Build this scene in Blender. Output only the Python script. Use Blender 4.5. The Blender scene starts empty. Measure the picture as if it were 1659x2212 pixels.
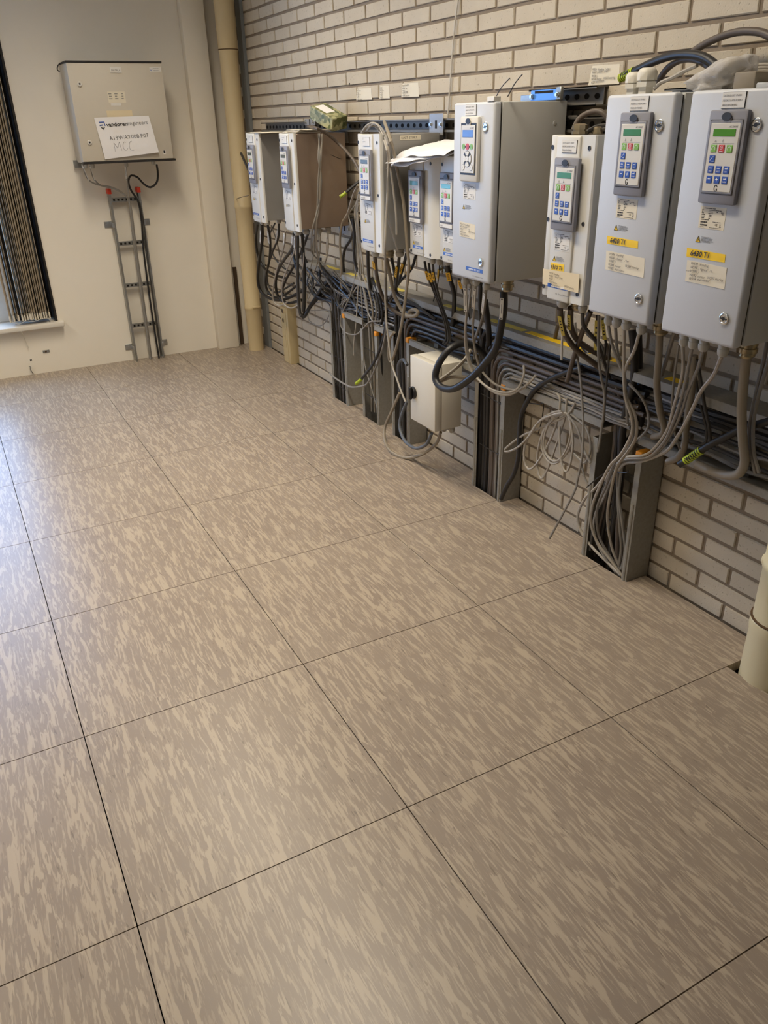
import bpy, bmesh, math, random
from mathutils import Vector, Matrix, noise
random.seed(7)
SC = bpy.context.scene
COL = SC.collection
PI = math.pi

# ---------------------------------------------------------------- camera
cam_d = bpy.data.cameras.new('camera')
cam = bpy.data.objects.new('camera', cam_d)
COL.objects.link(cam)
cam_d.sensor_fit = 'VERTICAL'
cam_d.sensor_height = 36.0
cam_d.sensor_width = 27.0
cam_d.lens = 1706.77 / 2212.0 * 36.0
cam_d.clip_start = 0.02
RX, RD, RF = ((0.881304, -0.4720073, -0.022637), (-0.2280462, -0.3828606, -0.8952166), (0.4138819, 0.7941202, -0.445056))
cam.matrix_world = Matrix(((RX[0], -RD[0], -RF[0], -0.02941), (RX[1], -RD[1], -RF[1], -1.13043),
                           (RX[2], -RD[2], -RF[2], 1.38433), (0, 0, 0, 1)))
SC.camera = cam

# ---------------------------------------------------------------- world, light, exposure
SC.view_settings.view_transform = 'Standard'
SC.view_settings.look = 'None'
SC.view_settings.gamma = 1.0
SC.view_settings.use_curve_mapping = False
SC.view_settings.exposure = 0.0
world = bpy.data.worlds.new('world')
SC.world = world
world.use_nodes = True
bg = world.node_tree.nodes['Background']
bg.inputs['Color'].default_value = (0.38, 0.60, 1.0, 1)
bg.inputs['Strength'].default_value = 11.0
LAMP_POWER = 22.5
LAMP_COLOR = (1.0, 0.875, 0.70)
LAMPS = [(0.80, 2.55), (0.80, 0.95), (-1.40, 2.55), (-1.40, 0.95)]
CEIL = 2.62

# ---------------------------------------------------------------- helpers
def lin(c):
    return c / 12.92 if c <= 0.04045 else ((c + 0.055) / 1.055) ** 2.4
def rgb(h):
    return tuple(lin(int(h[i:i + 2], 16) / 255.0) for i in (0, 2, 4)) + (1.0,)
MATS = {}
def mat(name, col, rough=0.5, metal=0.0, var=0.06, scale=40.0, bump=0.0, objvar=0.0, coat=0.0, trans=0.0, emit=0.0):
    """plain procedural material: base colour with a fine noise variation, optional bump"""
    m = bpy.data.materials.new(name)
    m.use_nodes = True
    nt = m.node_tree
    b = nt.nodes['Principled BSDF']
    c = rgb(col)
    N = nt.nodes.new
    tc = N('ShaderNodeTexCoord'); nz = N('ShaderNodeTexNoise')
    nz.inputs['Scale'].default_value = scale; nz.inputs['Detail'].default_value = 4
    nt.links.new(tc.outputs['Object'], nz.inputs['Vector'])
    mx = N('ShaderNodeMix'); mx.data_type = 'RGBA'
    lo = tuple(max(0, v * (1 - var)) for v in c[:3]) + (1,); hi = tuple(min(1, v * (1 + var)) for v in c[:3]) + (1,)
    mx.inputs[6].default_value = lo; mx.inputs[7].default_value = hi
    nt.links.new(nz.outputs['Fac'], mx.inputs[0])
    out = mx.outputs[2]
    if objvar:
        oi = N('ShaderNodeObjectInfo'); hs = N('ShaderNodeHueSaturation'); mr = N('ShaderNodeMapRange')
        mr.inputs[3].default_value = 1 - objvar; mr.inputs[4].default_value = 1 + objvar
        nt.links.new(oi.outputs['Random'], mr.inputs[0]); nt.links.new(mr.outputs[0], hs.inputs['Value'])
        nt.links.new(out, hs.inputs['Color']); out = hs.outputs[0]
    nt.links.new(out, b.inputs['Base Color'])
    b.inputs['Roughness'].default_value = rough
    b.inputs['Metallic'].default_value = metal
    if coat: b.inputs['Coat Weight'].default_value = coat
    if trans: b.inputs['Transmission Weight'].default_value = trans
    if emit:
        b.inputs['Emission Color'].default_value = c; b.inputs['Emission Strength'].default_value = emit
    if bump:
        bp = N('ShaderNodeBump'); bp.inputs['Strength'].default_value = bump; bp.inputs['Distance'].default_value = 0.002
        nt.links.new(nz.outputs['Fac'], bp.inputs['Height']); nt.links.new(bp.outputs[0], b.inputs['Normal'])
    MATS[name] = m
    return m

def box(bm, x0, x1, y0, y1, z0, z1, bev=0.0, seg=2):
    r = bmesh.ops.create_cube(bm, size=1.0)
    vs = r['verts']
    for v in vs:
        v.co = Vector((x0 + (v.co.x + .5) * (x1 - x0), y0 + (v.co.y + .5) * (y1 - y0), z0 + (v.co.z + .5) * (z1 - z0)))
    if bev:
        es = list({e for v in vs for e in v.link_edges})
        bmesh.ops.bevel(bm, geom=es, offset=bev, segments=seg, profile=0.5, affect='EDGES')
def ring(bm, c, d, r, n, up=None):
    d = d.normalized()
    a = d.orthogonal().normalized() if up is None else up
    b = d.cross(a)
    return [bm.verts.new(c + (a * math.cos(2 * PI * i / n) + b * math.sin(2 * PI * i / n)) * r) for i in range(n)], a
def cyl(bm, p0, p1, r, n=16, r2=None, cap=True):
    p0, p1 = Vector(p0), Vector(p1)
    A, a = ring(bm, p0, p1 - p0, r, n); B, a = ring(bm, p1, p1 - p0, r if r2 is None else r2, n, a)
    for i in range(n): bm.faces.new((A[i], A[(i + 1) % n], B[(i + 1) % n], B[i]))
    if cap: bm.faces.new(A[::-1]); bm.faces.new(B)
def lathe(bm, base, axis, prof, n=16):
    """prof: list of (distance along axis, radius)"""
    base, axis = Vector(base), Vector(axis).normalized()
    up = axis.orthogonal().normalized(); prev = None
    for h, r in prof:
        R, _ = ring(bm, base + axis * h, axis, max(r, 1e-4), n, up)
        if prev: 
            for i in range(n): bm.faces.new((prev[i], prev[(i + 1) % n], R[(i + 1) % n], R[i]))
        else: bm.faces.new(R[::-1])
        prev = R
    bm.faces.new(prev)
def smooth_path(pts, step=0.014):
    """centripetal-ish Catmull-Rom through the points"""
    P = [Vector(p) for p in pts]
    if len(P) < 3: 
        return P
    Q = [P[0] * 2 - P[1]] + P + [P[-1] * 2 - P[-2]]
    out = []
    for i in range(1, len(Q) - 2):
        p0, p1, p2, p3 = Q[i - 1:i + 3]
        n = max(2, min(14, int((p2 - p1).length / step)))
        for k in range(n):
            t = k / n
            out.append(0.5 * (2 * p1 + (p2 - p0) * t + (2 * p0 - 5 * p1 + 4 * p2 - p3) * t * t + (3 * p1 - p0 - 3 * p2 + p3) * t ** 3))
    out.append(P[-1])
    return out
def tube(bm, path, r, n=8, cap=True):
    prev = None; a = None
    L = len(path)
    for i, p in enumerate(path):
        d = (path[min(i + 1, L - 1)] - path[max(i - 1, 0)])
        if d.length < 1e-7: continue
        d.normalize()
        if a is None: a = d.orthogonal().normalized()
        else:
            a = a - d * a.dot(d)
            a = a.normalized() if a.length > 1e-6 else d.orthogonal().normalized()
        R, _ = ring(bm, p, d, r, n, a)
        if prev:
            for k in range(n): bm.faces.new((prev[k], prev[(k + 1) % n], R[(k + 1) % n], R[k]))
        elif cap: bm.faces.new(R[::-1])
        prev = R
    if cap and prev: bm.faces.new(prev)
def prism(bm, poly, lo, hi, axis='y'):
    """extrude a 2-D polygon; axis y: poly is (x,z); axis z: poly is (x,y); axis x: poly is (y,z)"""
    def V(p, h):
        return (p[0], h, p[1]) if axis == 'y' else (p[0], p[1], h) if axis == 'z' else (h, p[0], p[1])
    A = [bm.verts.new(V(p, lo)) for p in poly]; B = [bm.verts.new(V(p, hi)) for p in poly]
    n = len(poly)
    for i in range(n): bm.faces.new((A[i], A[(i + 1) % n], B[(i + 1) % n], B[i]))
    bm.faces.new(A[::-1]); bm.faces.new(B)
def mesh_of(bm, name, material, smooth=True):
    bmesh.ops.recalc_face_normals(bm, faces=bm.faces[:])
    me = bpy.data.meshes.new(name); bm.to_mesh(me); bm.free()
    if material: me.materials.append(MATS[material])
    if smooth:
        me.polygons.foreach_set('use_smooth', [True] * len(me.polygons))
        me.set_sharp_from_angle(angle=math.radians(38))
    return me
def link(name, data, parent=None, loc=None, rot=None):
    o = bpy.data.objects.new(name, data); COL.objects.link(o)
    if parent is not None: o.parent = parent
    if loc: o.location = loc
    if rot: o.rotation_euler = rot
    return o
def obj(name, bm, material, parent=None, smooth=True, loc=None, rot=None):
    return link(name, mesh_of(bm, name, material, smooth), parent, loc, rot)
def B(): return bmesh.new()
def bobj(name, material, parent, x0, x1, y0, y1, z0, z1, bev=0.0, seg=2):
    bm = B(); box(bm, x0, x1, y0, y1, z0, z1, bev, seg); return obj(name, bm, material, parent)
def tag(o, label, cat, group=None):
    o['label'] = label; o['category'] = cat
    if group: o['group'] = group
    return o
def thing(name, label, cat, loc=(0, 0, 0), rotz=0.0, group=None):
    o = link(name, None, None, loc, (0, 0, rotz)); o.empty_display_size = 0.05
    return tag(o, label, cat, group)
def struct(o): o['kind'] = 'structure'; return o
def text_bm(lines, size, shear=0.0, gap=1.35, heavy=0.0, jitter=0.0, align='LEFT', spacing=1.0):
    """flat lettering as a mesh in the local XZ plane, first baseline at z=0, facing -Y"""
    bm = B()
    for i, s in enumerate(lines):
        if not s: continue
        cu = bpy.data.curves.new('lettering', 'FONT')
        cu.body = s; cu.size = size; cu.shear = shear; cu.resolution_u = 2; cu.align_x = align; cu.offset = heavy; cu.space_character = spacing
        ob = bpy.data.objects.new('lettering', cu)
        me = bpy.data.meshes.new_from_object(ob)
        n0 = len(bm.verts)
        bm.from_mesh(me)
        bm.verts.ensure_lookup_table()
        a = random.uniform(-jitter, jitter)
        for v in bm.verts[n0:]:
            x, y = v.co.x, v.co.y
            v.co = Vector((x + 0.2 * jitter * size, 0, y + a * x - i * size * gap))
        bpy.data.objects.remove(ob); bpy.data.curves.remove(cu); bpy.data.meshes.remove(me)
    return bm
def flat_mesh(bm, name, material):
    me = bpy.data.meshes.new(name); bm.to_mesh(me); bm.free()
    me.materials.append(MATS[material]); return me
def text(name, lines, size, material, parent, loc, shear=0.0, gap=1.35, heavy=0.0, jitter=0.0, align='LEFT', rot=None, spacing=1.0):
    if isinstance(lines, str): lines = [lines]
    bm = text_bm(lines, size, shear, gap, heavy, jitter, align, spacing)
    return link(name, flat_mesh(bm, name, material), parent, loc, rot)
def stroke_text(bm, strokes, r, y=0.0):
    """hand-drawn strokes in local XZ, thin flat ribbons"""
    for s in strokes:
        for (x0, z0), (x1, z1) in zip(s, s[1:]):
            d = Vector((x1 - x0, z1 - z0)); 
            if d.length < 1e-6: continue
            d.normalize(); nx, nz = -d.y * r, d.x * r; ex, ez = d.x * r * .6, d.y * r * .6
            f = [bm.verts.new(p) for p in ((x0 - ex + nx, y, z0 - ez + nz), (x0 - ex - nx, y, z0 - ez - nz), (x1 + ex - nx, y, z1 + ez - nz), (x1 + ex + nx, y, z1 + ez + nz))]
            bm.faces.new(f)


# bricks built as single pieces (course, position): the ones seen largest
BRICKS = set()
for _s in """0:-2,-1,0,1,2,3,5,6,12,13,14,16 1:-1,0,2,3,4,5,6,12,13,14,16 2:-2,-1,0,1,2,3,5,12,13,14,16 3:-1,0,1,2,3,4,5,6,12,13,14,16 4:-2,-1,0,1,2,3,5,12,13,14,16 5:-1,0,1,2,3,4,5,6,12,13,14 6:-2,-1,0,1,2,3,5,12,13,14 7:-1,0,1,2,3,4,12,13,15,16 8:-2,-1,0,1,2,3,4,14,15 9:-1,0,2,3,4,6,14,15,16 10:14,15,16 11:-1,0,1,2,3,4,5,6,7,8,9,10,11,12,13,15,16 12:-1,0,1,2,3,4,5,6,7,8,9,10,11,12,13,14,15 13:-1,0,1,2,3,4,5,6,7,8,11,12,15 14:3,11 16:10 17:10 18:10 19:10 20:10 21:6,10 22:2,3,6,7,8,9,10,13,14,15,16 23:1,2,4,5,6,7,8,9,10,11,13,14,15,16 24:-1,0,1,2,3,4,5,6,7,8,9,10,11,12,13,14,15,16 25:0,1,2,3,4,5,6,7,8,9,10,11,12,13,14,15,16,17 26:-1,0,1,2,3,4,5,6,7,8,9,10,11,12,13,14,15,16 27:2,3,4,5,6,7,8,9,10,11,12,13,14,15,16,17 28:4,5,6,7,8,9,10,11,12,13,14,15,16 29:7,8,9,10,11,12,13,14,15,16,17 30:9,10,11,12,13,14,15,16 31:12,13,14,15,16,17 32:15,16""".split():
    _n, _r = _s.split(":")
    BRICKS |= {(int(_n), int(_k)) for _k in _r.split(",")}


# ---------------------------------------------------------------- materials
mat('white_wall_paint', 'E6DFD0', 0.75, var=0.03, scale=6, bump=0.05)
mat('ceiling_paint', 'C9C4B8', 0.8)
mat('mortar', '857868', 0.95, var=0.12, scale=120, bump=0.5)
mat('void_dark', '14110E', 0.9)
mat('pilaster_paint', 'E6DECD', 0.7, var=0.03, scale=8)
mat('dark_strip', '4A3B2B', 0.6)
mat('grey_paint_strip', '7C8082', 0.5)
mat('window_frame_paint', 'D8D9D8', 0.45)
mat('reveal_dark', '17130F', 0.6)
mat('sill_paint', 'D8D2C6', 0.5)
mat('blind_fabric', 'BFB29E', 0.85, var=0.1, scale=300, objvar=0.10)
mat('blind_weight', 'CFC7B6', 0.5)
mat('beige_pipe', 'CBB890', 0.42, var=0.05, scale=9)
mat('cream_pipe', 'CFC5A4', 0.42, var=0.05, scale=9)
mat('rust_seal', '4B3418', 0.8, var=0.4, scale=80)
mat('beige_trunking', 'C4B288', 0.5, var=0.03)
mat('cabinet_grey', 'C3C6CB', 0.42, var=0.02, scale=400, bump=0.03)
mat('cabinet_side', 'BDBDB9', 0.45, var=0.03, scale=400, bump=0.03)
mat('cabinet_beige', 'C6BEAE', 0.5, var=0.02)
mat('cover_plastic', 'CFCDC6', 0.42, var=0.02)
mat('cover_groove', '8F8E8A', 0.5)
mat('drive_body_metal', '9C9A95', 0.38, 0.35, var=0.10, scale=14)
mat('drive_body_brown', '8A7868', 0.38, 0.35, var=0.14, scale=10)
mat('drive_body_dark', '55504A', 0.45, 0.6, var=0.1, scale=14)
mat('galvanised', '9A9B98', 0.42, 0.85, var=0.16, scale=60)
mat('galvanised_dull', '918E86', 0.6, 0.25, var=0.22, scale=90, bump=0.1)
mat('rail_steel', '77746E', 0.55, 0.45, var=0.12, scale=40)
mat('rail_plate', '97989A', 0.45, 0.4, var=0.08, scale=40)
mat('zinc_bright', 'B9BBBB', 0.3, 0.95, var=0.08, scale=30)
mat('chrome', 'C9CBCD', 0.16, 1.0, var=0.03)
mat('brass_nickel', 'A89A7E', 0.3, 0.9, var=0.15)
mat('keypad_grey', '85858C', 0.5, var=0.03)
mat('keypad_white', 'D3D0C8', 0.45, var=0.02)
mat('keypad_dark', '2A2A2C', 0.5)
mat('keypad_line', '4A4A50', 0.5)
mat('keypad_face', 'D0CCC2', 0.4, var=0.02)
mat('lcd_green', '3F7F55', 0.25); mat('lcd_lime', '4B8A22', 0.25); mat('lcd_teal', '4F9A98', 0.25)
mat('lcd_blue', '3F62A8', 0.25); mat('lcd_grey', '4E5750', 0.25); mat('lcd_off', '5B6058', 0.3)
mat('btn_green', '7DB049', 0.4); mat('btn_red', 'C2322E', 0.4); mat('btn_blue', '2A50A6', 0.4); mat('btn_pale', 'DAD7CE', 0.4)
mat('print_white', 'ECECEA', 0.5); mat('print_black', '1B1A1C', 0.6); mat('print_grey', '6A6A6A', 0.6); mat('print_blue', '2B4FA0', 0.5)
mat('ink_blue_black', '23212B', 0.6)
mat('brand_blue', '2653A4', 0.4)
mat('sticker_yellow', 'F2C91A', 0.5, var=0.03)
mat('tag_yellow', 'E2AE22', 0.5); mat('tag_pale_yellow', 'D8C659', 0.5)
mat('sleeve_lime', 'B6C82E', 0.5)
mat('tape_cream', 'D9C9A6', 0.6, var=0.03)
mat('paper_white', 'E4E2E2', 0.8, var=0.02); mat('paper_cream', 'DDD5C2', 0.8, var=0.03); mat('label_cream', 'DBD2BC', 0.6, var=0.02)
mat('plate_white', 'D9D6CF', 0.5)
mat('gland_grey', 'B2AFA6', 0.5); mat('gland_white', 'CDC9BE', 0.5)
mat('cap_orange', 'E0901C', 0.5); mat('cap_red', 'D33A1E', 0.5)
mat('black_plastic', '17171A', 0.42); mat('rubber_black', '1E1B1A', 0.6)
mat('cable_black', '201F20', 0.42, var=0.15, scale=30); mat('cable_charcoal', '3A3836', 0.5, var=0.12, scale=30)
mat('cable_slate', '565A60', 0.5, var=0.08, scale=30); mat('cable_brown', '5A5048', 0.5, var=0.1, scale=30)
mat('cable_grey', '85817B', 0.5, var=0.08, scale=30); mat('cable_light', 'A29B90', 0.5, var=0.08, scale=30)
mat('cable_taupe', '8E8474', 0.5, var=0.08, scale=30); mat('cable_white', 'C6C2BA', 0.5)
mat('blue_film', '4A86D6', 0.3, 0.1)
mat('lamp_housing', 'D8D8D4', 0.5); mat('lamp_tube', 'FFF3DC', 0.5, emit=6.0)
mat('box_white', 'CFC9BA', 0.45, var=0.02)

def brick_mat():
    m = bpy.data.materials.new('painted_brick'); m.use_nodes = True; nt = m.node_tree; N = nt.nodes.new; L = nt.links.new; b = nt.nodes['Principled BSDF']
    ge = N('ShaderNodeNewGeometry')
    n1 = N('ShaderNodeTexNoise'); n1.inputs['Scale'].default_value = 9; n1.inputs['Detail'].default_value = 5
    n2 = N('ShaderNodeTexNoise'); n2.inputs['Scale'].default_value = 190; n2.inputs['Detail'].default_value = 3
    n3 = N('ShaderNodeTexNoise'); n3.inputs['Scale'].default_value = 110; n3.inputs['Detail'].default_value = 1
    for n in (n1, n2, n3): L(ge.outputs['Position'], n.inputs['Vector'])
    mx = N('ShaderNodeMix'); mx.data_type = 'RGBA'; mx.inputs[6].default_value = rgb('B7AC99'); mx.inputs[7].default_value = rgb('CBC0AC'); L(n1.outputs['Fac'], mx.inputs[0])
    pit = N('ShaderNodeValToRGB'); pit.color_ramp.elements[0].position = .66; pit.color_ramp.elements[1].position = .74; L(n3.outputs['Fac'], pit.inputs[0])
    k = N('ShaderNodeMath'); k.operation = 'MULTIPLY'; k.inputs[1].default_value = .35; L(pit.outputs[0], k.inputs[0])
    m2 = N('ShaderNodeMix'); m2.data_type = 'RGBA'; L(k.outputs[0], m2.inputs[0]); L(mx.outputs[2], m2.inputs[6]); m2.inputs[7].default_value = rgb('7E7362')
    oi = N('ShaderNodeObjectInfo'); hs = N('ShaderNodeHueSaturation'); mr = N('ShaderNodeMapRange'); mr.inputs[3].default_value = .94; mr.inputs[4].default_value = 1.05
    L(oi.outputs['Random'], mr.inputs[0]); L(mr.outputs[0], hs.inputs['Value']); L(m2.outputs[2], hs.inputs['Color']); L(hs.outputs[0], b.inputs['Base Color'])
    sb = N('ShaderNodeMath'); sb.operation = 'SUBTRACT'; L(n2.outputs['Fac'], sb.inputs[0]); L(pit.outputs[0], sb.inputs[1])
    bp = N('ShaderNodeBump'); bp.inputs['Strength'].default_value = .5; bp.inputs['Distance'].default_value = .0018; L(sb.outputs[0], bp.inputs['Height']); L(bp.outputs[0], b.inputs['Normal'])
    b.inputs['Roughness'].default_value = .85; MATS['painted_brick'] = m
brick_mat()
def streak_floor():
    m = bpy.data.materials.new('floor_laminate'); m.use_nodes = True; nt = m.node_tree; N = nt.nodes.new; L = nt.links.new
    b = nt.nodes['Principled BSDF']
    tc = N('ShaderNodeTexCoord'); oi = N('ShaderNodeObjectInfo'); ad = N('ShaderNodeVectorMath'); ad.operation = 'MULTIPLY_ADD'
    cmb = N('ShaderNodeCombineXYZ')
    for i, k in enumerate((37.0, 91.0, 13.0)):
        mu = N('ShaderNodeMath'); mu.operation = 'MULTIPLY'; mu.inputs[1].default_value = k; L(oi.outputs['Random'], mu.inputs[0]); L(mu.outputs[0], cmb.inputs[i])
    ad.inputs[1].default_value = (1, 1, 1); L(tc.outputs['Object'], ad.inputs[0]); L(cmb.outputs[0], ad.inputs[2])
    def streak(sx, sy, lo, hi, det, dist):
        mp = N('ShaderNodeMapping'); mp.inputs['Scale'].default_value = (sx, sy, 1); L(ad.outputs[0], mp.inputs[0])
        nz = N('ShaderNodeTexNoise'); nz.inputs['Scale'].default_value = 1.0; nz.inputs['Detail'].default_value = det; nz.inputs['Distortion'].default_value = dist
        nz.inputs['Roughness'].default_value = 0.55
        L(mp.outputs[0], nz.inputs['Vector'])
        rp = N('ShaderNodeValToRGB'); rp.color_ramp.elements[0].position = lo; rp.color_ramp.elements[1].position = hi; L(nz.outputs['Fac'], rp.inputs[0])
        return rp.outputs[0], nz.outputs['Fac']
    s1, _ = streak(96, 11, 0.52, 0.565, 4.0, 0.9)
    s2, _ = streak(180, 20, 0.54, 0.60, 3.0, 0.6)
    s3, _ = streak(170, 26, 0.715, 0.745, 1.0, 0.3)
    s4, f4 = streak(5, 3, 0.3, 0.7, 2.0, 0.2)
    def mix(a, bcol, fac, amt):
        k = N('ShaderNodeMath'); k.operation = 'MULTIPLY'; k.inputs[1].default_value = amt; L(fac, k.inputs[0])
        mx = N('ShaderNodeMix'); mx.data_type = 'RGBA'; L(k.outputs[0], mx.inputs[0])
        if isinstance(a, tuple): mx.inputs[6].default_value = a
        else: L(a, mx.inputs[6])
        mx.inputs[7].default_value = bcol
        return mx.outputs[2]
    c = mix(rgb('8F8274'), rgb('887B6E'), s4, 1.0)
    c = mix(c, rgb('B0A28E'), s1, 0.72)
    c = mix(c, rgb('A99B88'), s2, 0.45)
    c = mix(c, rgb('5B4F43'), s3, 0.5)
    L(c, b.inputs['Base Color'])
    b.inputs['Roughness'].default_value = 0.36
    b.inputs['Specular IOR Level'].default_value = 0.5
    MATS['floor_laminate'] = m
streak_floor()
def glass(name, col, rough=0.02):
    m = bpy.data.materials.new(name); m.use_nodes = True; nt = m.node_tree; nt.nodes.clear(); N = nt.nodes.new
    o = N('ShaderNodeOutputMaterial'); mx = N('ShaderNodeMixShader'); t = N('ShaderNodeBsdfTransparent'); g = N('ShaderNodeBsdfGlossy'); g.inputs['Roughness'].default_value = rough
    t.inputs['Color'].default_value = rgb(col); mx.inputs[0].default_value = 0.08
    nt.links.new(t.outputs[0], mx.inputs[1]); nt.links.new(g.outputs[0], mx.inputs[2]); nt.links.new(mx.outputs[0], o.inputs[0]); MATS[name] = m
glass('window_glass', 'F0F4F8')
def bag_mat():
    m = bpy.data.materials.new('thin_plastic_film'); m.use_nodes = True; nt = m.node_tree; b = nt.nodes['Principled BSDF']; N = nt.nodes.new
    b.inputs['Base Color'].default_value = rgb('E6E2DD'); b.inputs['Roughness'].default_value = 0.18; b.inputs['Alpha'].default_value = 0.62
    nz = N('ShaderNodeTexNoise'); nz.inputs['Scale'].default_value = 30; nz.inputs['Distortion'].default_value = 1.5; bp = N('ShaderNodeBump'); bp.inputs['Strength'].default_value = 0.6; bp.inputs['Distance'].default_value = 0.006
    nt.links.new(nz.outputs['Fac'], bp.inputs['Height']); nt.links.new(bp.outputs[0], b.inputs['Normal']); MATS['thin_plastic_film'] = m
bag_mat()
def flower_mat():
    m = bpy.data.materials.new('speckled_green_card'); m.use_nodes = True; nt = m.node_tree; b = nt.nodes['Principled BSDF']; N = nt.nodes.new
    tc = N('ShaderNodeTexCoord'); vo = N('ShaderNodeTexVoronoi'); vo.inputs['Scale'].default_value = 60; rp = N('ShaderNodeValToRGB')
    e = rp.color_ramp.elements; e[0].color = rgb('4F5A35'); e[1].color = rgb('A3A27A'); e[0].position = .2; e[1].position = .75
    x = e.new(.5); x.color = rgb('77774F')
    nt.links.new(tc.outputs['Object'], vo.inputs['Vector']); nt.links.new(vo.outputs['Color'], rp.inputs[0]); nt.links.new(rp.outputs[0], b.inputs['Base Color'])
    b.inputs['Roughness'].default_value = 0.5; MATS['speckled_green_card'] = m
flower_mat()

# ---------------------------------------------------------------- setting: room shell
XW, YF, XL, YB = 1.80, 4.18, -3.0, -4.2          # brick wall face, far wall face, left wall, wall behind the viewer
HOLES = [(2.570, 2.770), (2.214, 2.398), (1.905, 2.078), (1.178, 1.382), (0.473, 0.697)]   # floor cut-outs below the cable ladders
XH = 1.702
# sub-floor (dark void seen through the joints and cut-outs)
bm = B(); box(bm, XL, XW + .1, YB, YF + .05, -0.34, -0.30)
floor = struct(obj('floor', bm, 'void_dark'))
G = 0.0012; TH = 0.03
tile_cache = {}
def tile_mesh(w, d):
    k = (round(w, 4), round(d, 4))
    if k not in tile_cache:
        bm = B(); box(bm, G, w - G, G, d - G, -TH, 0)
        tile_cache[k] = mesh_of(bm, 'floor_tile', 'floor_laminate', False)
    return tile_cache[k]
xs = [XL] + [-3.0 + .6 * i for i in range(1, 8)] + [1.785]
ys = [-4.2 + .6 * i for i in range(0, 14)] + [YF]
for ix in range(len(xs) - 1):
    for iy in range(len(ys) - 1):
        x0, x1, y0, y1 = xs[ix], xs[ix + 1], ys[iy], ys[iy + 1]
        hs = [(max(a, y0), min(b, y1), XH) for a, b in HOLES if a < y1 and b > y0] if ix == len(xs) - 2 else []
        if ix == len(xs) - 2 and y0 < -0.05 and y1 > -0.1: hs = [(-0.20, -0.0012, 1.622)]
        if not hs:
            link('floor_tile', tile_mesh(x1 - x0, y1 - y0), floor, (x0, y0, 0))
        else:
            poly = [(G, G)]
            w, d = x1 - x0, y1 - y0
            poly.append((w - G, G))
            for a, b, xh in sorted(hs):
                a2, b2 = a - y0, b - y0
                if a2 <= .002: poly[-1] = (xh - x0, G)
                else: poly += [(w - G, a2), (xh - x0, a2)]
                if b2 >= d - .002: poly += [(xh - x0, d - G)]; end = True
                else: poly += [(xh - x0, b2), (w - G, b2)]; end = False
            if not end: poly.append((w - G, d - G))
            poly.append((G, d - G))
            bm = B(); prism(bm, poly, -TH, 0, 'z')
            obj('floor_tile', bm, 'floor_laminate', floor, False, (x0, y0, 0))

# brick wall
bm = B(); box(bm, XW + .0055, XW + .12, YB, YF + .3, -.34, CEIL)
wall_right = struct(obj('wall_right', bm, 'mortar', None, False))
BL_, BH_, J = 0.2155, 0.0614, 0.0115
variants = []
def brick_bm(bm, y0, y1, z0, z1, rnd):
    j = lambda s: rnd.uniform(-s, s)
    y0, y1, z0, z1 = y0 + J / 2, y1 - J / 2, z0 + J / 2, z1 - J / 2
    f = .0035
    front = [(XW + j(.0008), y + (f if y == y0 else -f) * .6 + j(.001), z + (f if z == z0 else -f) * .5 + j(.001)) for y, z in ((y0, z0), (y1, z0), (y1, z1), (y0, z1))]
    mid = [(XW + .003, y + j(.0012), z + j(.0012)) for y, z in ((y0, z0), (y1, z0), (y1, z1), (y0, z1))]
    back = [(XW + .02, y, z) for y, z in ((y0, z0), (y1, z0), (y1, z1), (y0, z1))]
    F, M_, K = ([bm.verts.new(p) for p in q] for q in (front, mid, back))
    bm.faces.new(F)
    for A, C in ((F, M_), (M_, K)):
        for i in range(4): bm.faces.new((A[i], A[(i + 1) % 4], C[(i + 1) % 4], C[i]))
rnd = random.Random(3)
for k in range(8):
    bm = B(); brick_bm(bm, -BL_ / 2, BL_ / 2, -BH_ / 2, BH_ / 2, rnd)
    bmesh.ops.translate(bm, verts=bm.verts[:], vec=(-XW, 0, 0))
    variants.append(mesh_of(bm, 'brick', 'painted_brick', False))
bm = B()
ncourse = int((CEIL - .0) / BH_) + 1
for n in range(ncourse):
    zc = 0.0205 + BH_ * n
    off = 0.390 if n % 2 == 0 else 0.282
    for k in range(-22, 18):
        y0 = off + BL_ * k; y1 = y0 + BL_
        if y0 < YB or y1 > YF + .29: continue
        if y1 > YF + .08 : continue
        if (n, k) in BRICKS:
            link('brick', variants[rnd.randrange(8)], wall_right, (XW, (y0 + y1) / 2, zc))
        else:
            brick_bm(bm, y0, y1, zc - BH_ / 2, min(zc + BH_ / 2, CEIL), rnd)
o = obj('bricks', bm, 'painted_brick', wall_right, False); o['kind'] = 'stuff'

# far wall with the window opening
WX0, WX1, WZ0, WZ1 = -1.35, 0.487, 0.305, 2.30
bm = B()
box(bm, XL, WX0, YF, YF + .25, -.34, CEIL); box(bm, WX1, XW + .02, YF, YF + .25, -.34, CEIL)
box(bm, WX0, WX1, YF, YF + .25, -.34, WZ0); box(bm, WX0, WX1, YF, YF + .25, WZ1, CEIL)
wall_back = struct(obj('wall_back', bm, 'white_wall_paint', None, False))
bm = B(); box(bm, XL - .1, XL, YB, YF + .25, -.34, CEIL); struct(obj('wall_left', bm, 'white_wall_paint', None, False))
bm = B(); box(bm, XL, XW + .12, YB - .1, YB, -.34, CEIL); struct(obj('wall_front', bm, 'white_wall_paint', None, False))
bm = B(); box(bm, XL - .1, XW + .12, YB - .1, YF + .25, CEIL, CEIL + .1); struct(obj('ceiling', bm, 'ceiling_paint', None, False))
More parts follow.
